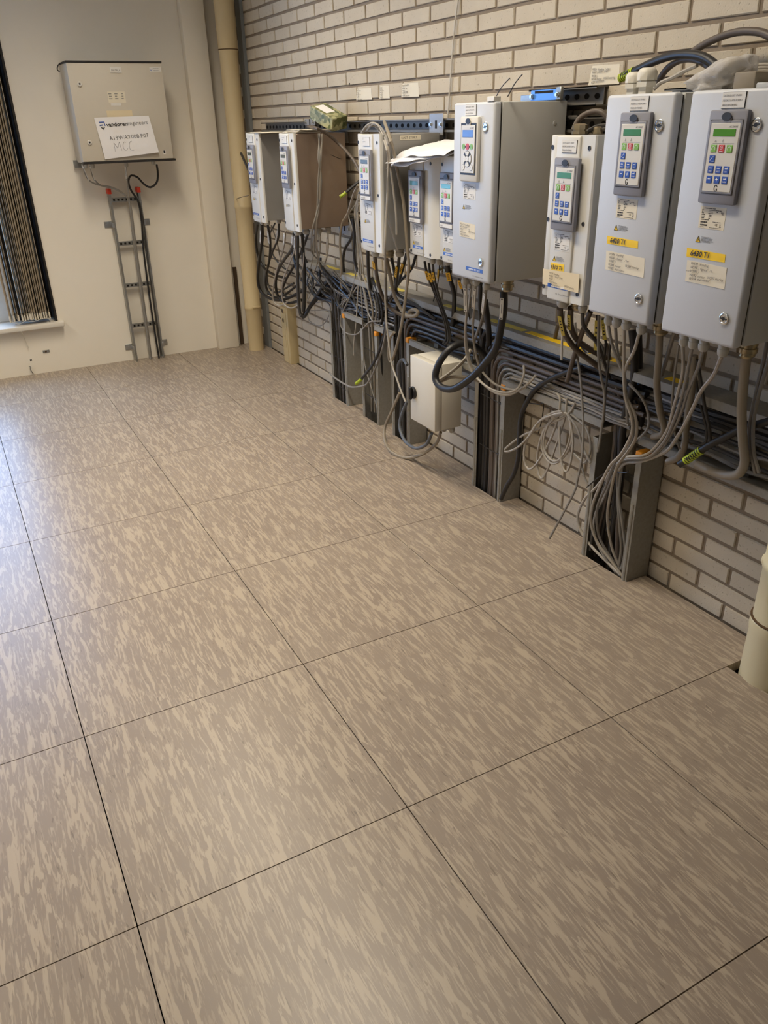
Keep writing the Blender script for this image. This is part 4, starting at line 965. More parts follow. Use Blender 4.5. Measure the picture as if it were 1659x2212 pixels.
  ('cable', 'grey cable looped over the slim drive and plugged in below', 'cable', 'grey cables looped over the top of the slim drive', 'cable_grey', 4, '1530,1922,1345 1530,1894,1361 1530,1847,1369 1530,1796,1350 1479,1665,1317 1489,1667,1275 1484,1669,1227 1480,1672,1145 1482,1676,1060 1499,1678,1001 1524,1680,926', [], None),
  ('cable', 'thick taupe cable falling from the rail past the looped drive to a narrow loop', 'cable', 'grey cables looped over the top of the slim drive', 'cable_taupe', 6.5, '1600,1910,1376 1489,1665,1327 1506,1668,1279 1527,1672,1197 1548,1675,1113 1558,1676,1026 1567,1678,922 1577,1688,844 1589,1761,640 1600,1820,538 1613,1886,451 1620,1932,409 1613,1936,434 1591,1882,526 1588,1837,565', [], None),
  ('cable', 'light grey cable from the looped drive ending at the black knob', 'cable', None, 'cable_light', 4, '1560,1848,878 1558,1856,744 1556,1846,623 1554,1826,532 1553,1799,442 1552,1755,388 1551,1717,344 1550,1677,306', [], None),
  ('cable', 'short black cable at the left foot of the looped drive', 'cable', 'cables under the looped drive', 'cable_black', 8, '1660,2205,863 1679,2242,754 1695,2258,666 1700,2229,647', [], None),
  ('cable', 'brown grey cable with a yellow tag from the looped drive', 'cable', 'cables under the looped drive', 'cable_brown', 8, '1505,1838,887 1555,1919,785 1596,1956,703 1629,1952,647 1659,1908,619 1680,1869,610', [(0.07, 0.18, 'tag_yellow')], None),
  ('cable', 'taupe cable ending in a small curl under the looped drive', 'cable', 'cables under the looped drive', 'cable_taupe', 8, '1560,1848,885 1585,1855,791 1603,1859,718 1621,1828,659 1630,1792,638 1638,1744,646 1643,1727,662 1647,1760,667 1653,1810,652 1656,1822,636 1660,1797,639', [], None),
  ('cable', 'black cable running right from the looped drive to the ladder', 'cable', 'cables under the looped drive', 'cable_black', 7, '1630,1929,867 1654,1938,772 1669,1957,705 1680,1910,685 1698,1815,663 1720,1711,627', [], None),
  ('cable', 'dark cable with a yellow tag at the right foot of the looped drive', 'cable', 'cables under the looped drive', 'cable_charcoal', 7, '1585,1777,887 1618,1851,813 1658,1953,717 1680,2046,663', [(0.18, 0.4, 'tag_yellow')], None),
  ('cable', 'dark cable with a yellow tag behind the taupe one', 'cable', 'cables under the looped drive', 'cable_charcoal', 7, '1660,1850,879 1670,1890,833 1683,1946,773 1700,2035,689 1710,2091,635', [(0.16, 0.34, 'tag_yellow')], None),
  ('cable', 'black cable crossing to the left under the small drives', 'cable', 'cables under the looped drive', 'cable_black', 6, '1680,1804,882 1694,1869,813 1707,1980,750 1718,2069,693 1730,2176,630', [(0.18, 0.32, 'tag_yellow')], None),
  ('cable', 'first cable from the left fanning into the ladder below the looped drive', 'cable', 'cables fanning down into the second ladder', 'cable_grey', 5, '1700,2404,724 1703,2361,672 1705,2341,640 1710,2323,561 1714,2324,477 1722,2333,320 1729,2348,156 1735,2365,25', [], None),
  ('cable', 'second cable from the left fanning into the ladder below the looped drive', 'cable', 'cables fanning down into the second ladder', 'cable_taupe', 5, '1700,2351,725 1703,2309,674 1705,2290,642 1710,2271,564 1714,2291,477 1722,2300,322 1729,2314,159 1735,2330,32', [], None),
  ('cable', 'third cable from the left fanning into the ladder below the looped drive', 'cable', 'cables fanning down into the second ladder', 'cable_grey', 5, '1700,2312,725 1703,2271,674 1705,2252,643 1710,2233,565 1714,2263,477 1722,2272,322 1729,2285,160 1735,2300,39', [], None),
  ('cable', 'fourth cable from the left fanning into the ladder below the looped drive', 'cable', 'cables fanning down into the second ladder', 'cable_charcoal', 6, '1700,2280,724 1703,2240,673 1705,2220,642 1710,2202,565 1714,2234,477 1722,2242,323 1730,2255,162 1735,2269,45', [], None),
  ('cable', 'fifth cable from the left fanning into the ladder below the looped drive', 'cable', 'cables fanning down into the second ladder', 'cable_black', 6, '1700,2249,723 1703,2209,672 1705,2190,642 1710,2171,565 1714,2209,476 1722,2217,323 1730,2229,162 1735,2242,51', [], None),
  ('cable', 'black cable with yellow tag, first from the small green-screen drive', 'cable', 'black cables of the small drives', 'cable_black', 5, '1600,1602,886 1618,1611,832 1638,1598,775 1665,1584,697 1688,1584,626 1703,1601,570 1710,1635,544', [(0.1, 0.2, 'tag_yellow')], None),
  ('cable', 'black cable with yellow tag, second from the small green-screen drive', 'cable', 'black cables of the small drives', 'cable_black', 5, '1590,1554,886 1608,1570,834 1636,1570,761 1662,1561,692 1687,1566,619 1702,1583,568 1710,1621,541', [(0.1, 0.2, 'tag_yellow')], None),
  ('cable', 'black cable with yellow tag, third from the small green-screen drive', 'cable', 'black cables of the small drives', 'cable_charcoal', 5, '1595,1533,886 1615,1555,831 1646,1564,746 1674,1561,671 1696,1565,608 1710,1579,563', [(0.1, 0.2, 'tag_yellow')], None),
  ('cable', 'thin black wire with yellow tag hanging from the small drives', 'cable', 'black cables of the small drives', 'cable_black', 2.5, '1610,1508,888 1648,1574,834 1700,1675,756 1740,1764,692', [(0.12, 0.34, 'tag_yellow')], None),
  ('cable', 'thick black cable with yellow tag under the teal-screen drive', 'cable', 'black cables of the small drives', 'cable_black', 9, '1640,1504,890 1662,1512,823 1680,1512,770 1700,1543,700 1720,1582,627', [(0.12, 0.24, 'tag_yellow')], None),
  ('cable', 'light grey tagged cable sweeping right from the tall blue-screen cabinet', 'cable', 'tagged cables under the tall blue-screen cabinet', 'cable_light', 4.5, '1505,1170,877 1529,1198,782 1551,1235,690 1568,1252,617 1583,1244,556 1593,1221,523 1610,1154,494 1626,1077,496 1638,1023,526 1651,1012,576 1660,1028,603', [(0.02, 0.155, 'tag_white')], None),
  ('cable', 'second light grey tagged cable sweeping right from the tall blue-screen cabinet', 'cable', 'tagged cables under the tall blue-screen cabinet', 'cable_light', 4.5, '1525,1168,875 1543,1207,796 1562,1250,708 1584,1266,611 1600,1252,542 1610,1226,510 1626,1159,480 1639,1087,482 1652,1027,518 1662,988,554 1670,970,581', [(0.02, 0.15, 'tag_white')], None),
  ('cable', 'third light grey tagged cable from the tall blue-screen cabinet', 'cable', 'tagged cables under the tall blue-screen cabinet', 'cable_light', 4.5, '1525,1139,876 1550,1181,791 1574,1221,703 1596,1237,625 1619,1231,549 1641,1175,504 1658,1113,496 1669,1069,502 1680,1029,520', [(0.02, 0.17, 'tag_white')], None),
  ('cable', 'grey cable with a broad white tag from the tall blue-screen cabinet', 'cable', 'tagged cables under the tall blue-screen cabinet', 'cable_grey', 5, '1510,1057,874 1577,1164,766 1632,1279,666 1663,1342,606 1700,1388,537', [(0.03, 0.3, 'tag_white')], None),
  ('cable', 'black cable straight down behind the tagged cables', 'cable', 'tagged cables under the tall blue-screen cabinet', 'cable_black', 8, '1660,1305,841 1681,1335,758 1701,1353,678 1720,1375,601', [], None),
  ('cable', 'thick black cable stub with a cut end under the tall blue-screen cabinet', 'cable', 'tagged cables under the tall blue-screen cabinet', 'cable_black', 11, '1660,1274,788 1669,1267,717 1675,1263,663 1680,1269,620', [], None),
  ('cable', "thin black cable with yellow tags at the cabinet's lower left corner", 'cable', 'tagged cables under the tall blue-screen cabinet', 'cable_black', 3, '1620,1390,850 1642,1398,806 1662,1405,766 1696,1427,693 1720,1436,641', [(0.02, 0.18, 'tag_yellow')], None),
  ('cable', 'very thick black cable making the big round loop beside the white box', 'cable', None, 'cable_black', 13.5, '1570,1041,864 1570,1037,806 1570,1050,738 1565,1064,672 1555,1119,600 1535,1179,534 1515,1253,482 1505,1323,473 1505,1363,499 1515,1354,554 1550,1341,604 1600,1339,621 1640,1324,613 1680,1315,584 1700,1314,555', [(0.02, 0.1, 'tag_white')], None),
  ('cable', 'taupe cable pointing down left to the white box', 'cable', None, 'cable_taupe', 7, '1700,1391,600 1643,1368,551 1591,1372,512 1543,1385,480 1535,1389,475', [], None),
  ('cable', 'taupe cable joining the loop from the right of the white box', 'cable', None, 'cable_taupe', 7, '1540,1393,468 1584,1378,484 1618,1361,484 1661,1341,477 1690,1331,460', [], None),
  ('cable', 'slate grey cable arching out at the upper left of the white box', 'cable', None, 'cable_slate', 7.5, '1630,1801,424 1636,1848,435 1643,1903,395 1663,1933,290 1680,1948,194 1700,1996,72', [], None),
  ('cable', 'slate grey cable looping under the white box', 'cable', None, 'cable_slate', 7.5, '1640,1822,249 1631,1845,198 1619,1856,132 1607,1795,83 1595,1676,85 1585,1565,141 1575,1503,213', [], None),
  ('cable', 'light taupe cable looping over the floor under the white box', 'cable', None, 'cable_taupe', 7, '1660,1926,257 1652,1992,151 1645,2051,54 1615,1996,8 1575,1857,8 1598,1760,8 1622,1657,57 1615,1534,148 1610,1488,217', [], None),
  ('cable', 'light grey cable loop hanging widest to the left below the ladder', 'cable', 'loops of light grey cable hanging below the ladder', 'cable_light', 4.2, '1700,888,532 1700,871,521 1699,868,485 1697,881,408 1694,929,299 1692,984,221 1692,1020,217 1690,1035,271 1689,1011,342 1687,946,423 1686,875,473 1685,840,484', [], None),
  ('cable', 'light grey cable loop reaching left across the steel post', 'cable', 'loops of light grey cable hanging below the ladder', 'cable_light', 4.2, '1700,794,526 1698,815,485 1696,872,440 1693,950,391 1690,1058,322 1687,1146,243 1686,1130,238 1684,1067,277 1682,1002,342 1679,947,416 1677,875,463 1675,822,487', [], None),
  ('cable', 'light grey cable loop hanging lowest below the ladder', 'cable', 'loops of light grey cable hanging below the ladder', 'cable_light', 4.2, '1700,837,530 1699,837,462 1698,870,348 1697,902,250 1697,934,198 1697,960,229 1696,963,295 1695,939,381 1695,894,437 1694,838,475 1694,800,454 1693,787,398 1693,808,341 1692,861,284 1692,912,288 1691,938,331 1691,928,390 1690,878,451', [], None),
  ('cable', 'grey cable end poking out of the hanging loops to the right', 'cable', 'loops of light grey cable hanging below the ladder', 'cable_grey', 4, '1685,811,485 1685,755,450 1685,727,403 1685,679,354', [], None),
  ('cable', 'grey cable loop hanging furthest right below the ladder', 'cable', 'loops of light grey cable hanging below the ladder', 'cable_grey', 4, '1700,811,482 1697,726,457 1694,693,397 1692,710,343 1692,732,343 1690,778,360', [], None),
  ('cable', 'light grey cable loop with a narrow tip below the ladder', 'cable', 'loops of light grey cable hanging below the ladder', 'cable_light', 4, '1690,851,427 1689,839,356 1688,819,296 1688,795,279 1687,776,320 1686,773,404 1685,802,479 1685,828,483', [], None),
  ('cable', 'light grey cable loop, innermost of the hanging loops', 'cable', 'loops of light grey cable hanging below the ladder', 'cable_light', 4, '1690,901,436 1690,925,370 1690,922,319 1690,885,293 1690,843,304 1690,807,355 1690,792,421 1690,804,474', [], None),
  ('cable', 'thin black cable tie end dangling from the lower rail', 'cable', None, 'cable_black', 2, '1700,1037,457 1700,979,467 1700,955,478 1700,958,417 1700,972,361', [], None),
  ('cable', 'long grey cable hanging down to just above the floor', 'cable', None, 'cable_grey', 4, '1660,782,800 1655,763,740 1650,745,694 1644,713,623 1637,689,556 1631,669,488 1624,655,397 1618,659,318 1613,668,262 1600,751,62', [], None),
  ('cable', 'grey cable continuing down from the loops to the last ladder', 'cable', None, 'cable_grey', 3.5, '1700,741,338 1705,723,286 1708,694,254 1710,673,249', [], None),
  ('cable', 'black cable sweeping from the ladder down into the floor opening', 'cable', None, 'cable_black', 9, '1700,777,650 1699,849,617 1697,930,571 1695,998,519 1694,1042,457 1693,1068,393 1691,1068,305 1689,1065,238 1687,1083,163 1686,1120,101 1685,1154,29', [], None),
  ('cable', 'brown grey cable stub slanting down from the 6420 T1 cabinet', 'cable', None, 'cable_brown', 8, '1600,652,866 1622,708,778 1639,750,702 1660,796,606', [], None),
  ('cable', 'short white cable end hanging under the 6310 T1 drive', 'cable', None, 'cable_white', 4, '1620,793,841 1635,808,777 1646,820,729 1660,832,669', [], None),
  ('cable', 'short brown cable stub on the wall under the 6310 T1 drive', 'cable', None, 'cable_brown', 7, '1740,956,752 1755,981,711 1770,1006,670', [], None),
  ('cable', 'brown cable with a long yellow tag, lower of two from the 6310 T1 drive', 'cable', 'brown cables from the 6310 T1 drive', 'cable_brown', 9, '1500,671,884 1540,706,830 1579,726,780 1625,727,731 1675,711,691 1730,694,647', [(0.08, 0.36, 'tag_pale_yellow')], None),
  ('cable', 'brown cable with a long yellow tag, upper of two from the 6310 T1 drive', 'cable', 'brown cables from the 6310 T1 drive', 'cable_brown', 9, '1530,659,883 1580,710,817 1622,728,766 1669,720,730 1730,700,693', [(0.08, 0.36, 'tag_pale_yellow')], None),
  ('cable', 'dark cable from the small gland of the 6310 T1 drive', 'cable', 'brown cables from the 6310 T1 drive', 'cable_charcoal', 6, '1510,585,886 1546,618,840 1579,623,808 1616,626,772 1675,651,698 1720,671,640', [], None),
  ('cable', 'grey cable from the first gland of the 6420 T1 cabinet', 'cable', 'cables from the 6420 T1 cabinet into the last ladder', 'cable_grey', 4.5, '1500,470,876 1516,465,822 1534,447,766 1547,432,726 1564,437,662 1583,419,598 1597,426,544 1610,460,483 1622,509,429 1643,555,327 1664,604,218 1687,600,108 1715,532,19', [], None),
  ('cable', 'grey cable from the second gland of the 6420 T1 cabinet', 'cable', 'cables from the 6420 T1 cabinet into the last ladder', 'cable_grey', 4.5, '1500,442,875 1548,472,791 1587,480,724 1615,496,672 1653,516,596 1680,533,539', [], None),
  ('cable', 'light grey cable from the third gland of the 6420 T1 cabinet', 'cable', 'cables from the 6420 T1 cabinet into the last ladder', 'cable_light', 4.5, '1495,403,876 1513,413,810 1531,421,740 1548,423,673 1562,408,623 1575,409,571 1593,455,488 1606,510,423 1624,562,329 1640,602,240 1654,614,166 1668,593,105 1688,536,49 1705,484,2', [], None),
  ('cable', 'light grey cable from the fourth gland of the 6420 T1 cabinet', 'cable', 'cables from the 6420 T1 cabinet into the last ladder', 'cable_light', 4.5, '1495,350,875 1511,375,823 1525,410,772 1537,426,729 1553,425,676 1573,401,619 1590,406,556 1603,438,501 1621,494,425 1641,528,333 1668,558,209 1694,549,96 1715,519,21', [], None),
  ('cable', 'grey cable bowing out to the right below the 6420 T1 cabinet', 'cable', 'cables from the 6420 T1 cabinet into the last ladder', 'cable_grey', 4, '1660,527,669 1668,480,640 1675,454,601 1682,451,555 1687,478,513 1692,515,480 1698,545,430 1707,569,353 1720,572,244', [], None),
  ('cable', 'thin grey cable with a cut end at the left of the 6420 T1 cables', 'cable', 'cables from the 6420 T1 cabinet into the last ladder', 'cable_grey', 4, '1560,573,873 1583,583,752 1597,576,681 1606,566,636 1618,573,567 1632,591,482 1640,604,430', [], None),
  ('cable', 'thin dark cable beside the cut grey end', 'cable', 'cables from the 6420 T1 cabinet into the last ladder', 'cable_charcoal', 3.5, '1660,619,782 1667,626,694 1673,631,617 1680,632,514', [], None),
  ('cable', 'black cable with a yellow tag at the corner of the 6420 T1 cabinet', 'cable', 'cables from the 6420 T1 cabinet into the last ladder', 'cable_black', 4, '1640,666,846 1661,678,783 1680,700,720', [(0.1, 0.9, 'tag_pale_yellow')], None),
  ('cable', 'second black cable with a yellow tag at the 6420 T1 cabinet', 'cable', 'cables from the 6420 T1 cabinet into the last ladder', 'cable_black', 4, '1660,662,835 1671,664,789 1678,658,762 1690,670,707', [(0.02, 0.5, 'tag_pale_yellow')], None),
  ('cable', 'thick black cable behind the bundle below the 6420 T1 cabinet', 'cable', 'dark cables bundled behind the grey ones in the last ladder', 'cable_black', 12, '1700,577,812 1706,561,730 1712,560,648 1718,580,566 1724,591,468 1730,589,366 1739,590,231 1747,605,84 1755,599,-62', [], None),
  ('cable', 'thickest black cable behind the bundle below the 6420 T1 cabinet', 'cable', 'dark cables bundled behind the grey ones in the last ladder', 'cable_black', 14, '1740,595,798 1746,581,692 1750,580,627 1753,555,567 1757,559,497 1760,604,432', [], None),
  ('cable', 'black cable running down in the last ladder into the floor', 'cable', 'dark cables bundled behind the grey ones in the last ladder', 'cable_black', 8, '1735,840,720 1736,786,683 1737,705,644 1738,656,579 1739,629,478 1741,625,351 1742,634,212 1744,647,94 1745,650,-19', [], None),
  ('cable', 'charcoal cable running down in the last ladder into the floor', 'cable', 'dark cables bundled behind the grey ones in the last ladder', 'cable_charcoal', 8, '1735,801,752 1736,743,726 1737,695,666 1738,650,581 1739,620,481 1741,605,358 1742,607,224 1744,602,86 1745,598,-23', [], None),
  ('cable', 'dark brown cable running down in the last ladder into the floor', 'cable', 'dark cables bundled behind the grey ones in the last ladder', 'cable_brown', 8, '1735,717,737 1736,680,660 1738,629,577 1739,603,486 1740,586,365 1742,587,232 1744,578,114 1745,560,-9', [], None),
  ('cable', 'brown cable running down in the last ladder into the floor', 'cable', 'dark cables bundled behind the grey ones in the last ladder', 'cable_brown', 7, '1735,635,547 1737,633,452 1739,636,347 1741,646,208 1744,668,61 1745,670,-11', [], None),
  ('cable', 'grey cable running down in the last ladder into the floor', 'cable', 'dark cables bundled behind the grey ones in the last ladder', 'cable_grey', 5, '1700,553,386 1703,554,282 1707,525,181 1710,505,102 1712,511,26', [], None),
  ('cable', 'mid grey cable running down in the last ladder into the floor', 'cable', 'dark cables bundled behind the grey ones in the last ladder', 'cable_grey', 5, '1700,571,374 1704,559,274 1707,538,175 1710,523,105 1712,524,30', [], None),
  ('cable', 'grey brown cable running down in the last ladder into the floor', 'cable', 'dark cables bundled behind the grey ones in the last ladder', 'cable_grey', 5, '1700,589,363 1703,612,264 1705,651,170 1707,646,92 1710,585,29 1712,534,2', [], None),
  ('cable', 'charcoal slim cable running down in the last ladder into the floor', 'cable', 'dark cables bundled behind the grey ones in the last ladder', 'cable_charcoal', 6, '1700,596,365 1704,627,263 1709,656,122 1712,664,25', [], None),
  ('cable', 'light grey outer cable running down in the last ladder into the floor', 'cable', 'dark cables bundled behind the grey ones in the last ladder', 'cable_light', 5, '1700,608,350 1702,655,274 1703,706,209 1705,735,134 1706,719,83 1708,652,43 1710,570,19 1712,512,2', [], None),
  ('cable', 'light grey cable from the first gland of the right-edge cabinet', 'cable', 'grey cables from the right-edge cabinet', 'cable_light', 4.5, '1500,209,874 1527,220,806 1547,241,752 1571,271,683 1595,301,611 1619,355,536 1635,409,487 1655,496,446 1669,552,403 1679,580,365 1690,606,322', [], None),
  ('cable', 'grey cable from the second gland of the right-edge cabinet', 'cable', 'grey cables from the right-edge cabinet', 'cable_grey', 4.5, '1500,180,874 1534,213,784 1558,239,719 1583,275,642 1607,316,569 1632,388,490 1656,496,439 1672,560,387 1690,606,317', [], None),
  ('cable', 'grey cable from the third gland of the right-edge cabinet', 'cable', 'grey cables from the right-edge cabinet', 'cable_grey', 4.5, '1505,151,874 1527,177,817 1552,216,750 1578,250,675 1601,290,604 1625,343,530 1646,416,468 1667,511,423 1680,556,374 1700,600,296', [], None),
  ('cable', 'light grey cable from the fourth gland of the right-edge cabinet', 'cable', 'grey cables from the right-edge cabinet', 'cable_light', 5, '1500,92,875 1522,123,820 1544,169,764 1566,205,703 1588,243,639 1603,274,592 1620,312,541 1635,364,500 1652,432,456 1670,513,416 1680,544,379', [], None),
  ('cable', 'thin grey cable with a free end under the right-edge cabinet', 'cable', 'grey cables from the right-edge cabinet', 'cable_grey', 3.6, '1580,292,847 1606,314,746 1624,325,674 1640,327,611 1652,315,564 1660,306,537', [], None),
  ('cable', 'short grey cable stub between the two tall right cabinets', 'cable', 'grey cables from the right-edge cabinet', 'cable_grey', 6, '1580,310,877 1594,330,844 1619,361,786 1640,390,732', [], None),
  ('cable', 'dark cable dropping behind the grey ones of the right-edge cabinet', 'cable', 'grey cables from the right-edge cabinet', 'cable_charcoal', 5, '1660,294,795 1670,283,744 1684,264,664 1693,249,617 1700,243,576', [], None),
  ('cable', 'second dark cable dropping behind the grey ones of the right-edge cabinet', 'cable', 'grey cables from the right-edge cabinet', 'cable_charcoal', 4, '1700,343,782 1704,307,682 1708,271,607 1709,263,564 1710,281,550', [], None),
  ('cable', 'thick taupe conduit from the brass gland of the 6420 T1 cabinet', 'cable', None, 'cable_taupe', 10, '1555,339,880 1587,360,803 1625,388,708 1658,393,622 1677,388,576 1688,399,545 1700,444,521', [], None),
  ('cable', 'thick taupe conduit from the brass gland of the right-edge cabinet, bent at the ladder', 'cable', None, 'cable_taupe', 12, '1560,73,876 1583,84,795 1604,89,715 1626,86,634 1639,81,585 1647,94,547 1656,133,522 1668,195,509 1680,255,504', [], None),
  ('cable', 'taupe conduit behind the grey cables of the right-edge cabinet', 'cable', None, 'cable_taupe', 10, '1660,306,804 1671,306,713 1679,313,651 1686,318,587 1691,318,538 1696,338,493 1700,376,465', [], None),
  ('cable', "grey cable hanging at the picture's right edge, inner of two", 'cable', None, 'cable_grey', 5, '1600,58,929 1609,60,879 1624,75,783 1638,86,690 1648,83,630 1660,59,555', [], None),
  ('cable', "grey cable hanging at the picture's right edge, outer of two", 'cable', None, 'cable_grey', 5, '1600,42,925 1611,48,864 1625,67,778 1638,77,693 1651,70,614 1660,49,561', [], None),
  ('cable', 'thick black cable end with a lime W523 sleeve on the ladder', 'cable', None, 'cable_black', 10, '1680,-18,744 1671,25,718 1662,62,691 1653,110,664 1644,150,629 1635,192,592 1624,246,533 1620,265,514', [], (0.78, 0.945, 'sleeve_lime', 'W523')),
  ('cable_tie', 'black cable tie around the grey bundle of the last ladder', 'cable tie', None, 'cable_black', 1.8, '1655,568,391 1657,539,383 1659,492,395 1660,485,405', [], None),
  ('cable_tie', 'long black tail of the cable tie at the last ladder', 'cable tie', None, 'cable_black', 2.2, '1655,556,381 1649,592,347 1640,637,293', [], None),
  ('cable', 'thick black cable with a lime sleeve arching over the 6420 T1 cabinet', 'cable', None, 'cable_black', 10, '1700,728,1470 1689,657,1486 1677,584,1501 1666,514,1509 1656,452,1507 1648,400,1498 1639,351,1477 1631,313,1457 1625,293,1439 1620,305,1428', [], (0.0, 0.13, 'sleeve_lime', 'W584')),
  ('cable', 'grey brown cable arching across the bricks at the top right', 'cable', None, 'cable_brown', 9, '1740,290,1529 1740,322,1542 1740,354,1548 1740,394,1550 1740,437,1545 1740,482,1534 1740,514,1522 1740,534,1509', [], None),
  ('cable', 'grey brown cable arch under the thick black one', 'cable', None, 'cable_brown', 8, '1720,617,1446 1706,575,1479 1695,531,1496 1685,482,1500 1677,438,1492 1668,397,1477 1660,363,1462', [], None),
  ('cable', 'light grey cable beside the two white glands', 'cable', None, 'cable_light', 5, '1660,560,1438 1660,539,1451 1660,504,1460 1660,466,1473 1660,429,1483', [], None),
  ('cable', 'uppermost light grey cable arching behind the right-edge cabinet', 'cable', 'light grey cables arching at the top right edge', 'cable_light', 5, '1620,307,1428 1628,301,1450 1636,284,1463 1645,256,1471 1653,230,1472 1660,206,1469', [], None),
  ('cable', 'middle light grey cable arching behind the right-edge cabinet', 'cable', 'light grey cables arching at the top right edge', 'cable_light', 5, '1620,292,1428 1630,283,1450 1639,264,1462 1649,236,1466 1660,205,1464', [], None),
  ('cable', 'lowest light grey cable arching behind the right-edge cabinet', 'cable', 'light grey cables arching at the top right edge', 'cable_light', 5, '1620,280,1427 1629,275,1447 1640,253,1458 1651,226,1460 1660,204,1457', [], None),
  ('cable', 'thick brown cable arching from the brass gland on the 6310 T1 drive', 'cable', 'cables arching up from the top of the 6310 T1 drive', 'cable_brown', 8, '1620,812,1344 1631,806,1371 1642,785,1386 1651,757,1391 1659,736,1384 1669,722,1362 1680,719,1334', [], None),
  ('cable', 'dark cable curled behind the 6310 T1 drive top', 'cable', 'cables arching up from the top of the 6310 T1 drive', 'cable_charcoal', 6, '1660,815,1324 1673,804,1343 1687,780,1353 1700,755,1355', [], None),
  ('cable', 'grey cable curled behind the 6310 T1 drive top', 'cable', 'cables arching up from the top of the 6310 T1 drive', 'cable_grey', 5, '1660,786,1324 1675,776,1339 1689,758,1345 1700,741,1341', [], None),
  ('cable', 'short dark cable curled behind the 6310 T1 drive top', 'cable', 'cables arching up from the top of the 6310 T1 drive', 'cable_charcoal', 5, '1660,771,1320 1679,768,1332 1700,758,1337', [], None),
  ('cable', 'thin black wire leaning on the cabinet top, shorter of two', 'cable', None, 'cable_black', 1.5, '1500,1029,1431 1500,1002,1458 1500,961,1481', [], None),
  ('cable', 'thin black wire leaning on the cabinet top, longer of two', 'cable', None, 'cable_black', 1.5, '1520,995,1435 1520,964,1467 1520,930,1489', [], None),
  ('cable', 'white cord running down the brick wall to the white papers', 'cable', None, 'cable_white', 3.2, '1792,1678,1785 1792,1691,1760 1792,1713,1673 1792,1733,1535 1792,1750,1389 1792,1763,1288', [], None),
  ('cable', "grey tagged cable at the far cabinet's left corner", 'cable', 'cables of the far wall cabinet', 'cable_grey', 4.5, '780,4060,1192 785,4066,1141 805,4073,1101 852,4079,1077 923,4086,1060 983,4092,1025 1013,4099,969 1007,4106,777 1004,4112,539 1002,4118,290 999,4125,-3', [(0.0, 0.07, 'tag_white')], None),
  ('cable', 'second grey tagged cable under the far cabinet', 'cable', 'cables of the far wall cabinet', 'cable_grey', 4.5, '823,4060,1186 823,4067,1139 837,4074,1099 869,4081,1071 940,4088,1050 996,4095,1011 1022,4102,951 1019,4109,767 1017,4116,537 1015,4123,287 1010,4130,-6', [(0.0, 0.07, 'tag_white')], None),
  ('cable', "grey tagged cable straight down from the far cabinet's middle", 'cable', 'cables of the far wall cabinet', 'cable_grey', 4, '1022,4060,1177 1019,4069,1112 1017,4077,1042 1014,4086,961 1012,4094,778 1008,4103,540 1007,4111,290 1003,4120,-3', [(0.0, 0.07, 'tag_white')], None),
  ('cable', 'black cable with a bow under the far wall cabinet', 'cable', 'cables of the far wall cabinet', 'cable_black', 6, '1202,4060,1174 1203,4064,1121 1189,4068,1073 1148,4072,1048 1110,4076,1072 1083,4080,1107 1048,4084,1119 1029,4088,1093 1033,4091,1044 1069,4095,966 1073,4099,865 1059,4103,708 1053,4107,476 1052,4111,234 1055,4115,1', [], None),
  ('cable', 'dark cable along the right rail of the far ladder', 'cable', 'cables of the far wall cabinet', 'cable_charcoal', 4, '1081,4110,964 1085,4110,836 1080,4110,677 1073,4110,434 1070,4110,180 1067,4110,6', [], None),
]

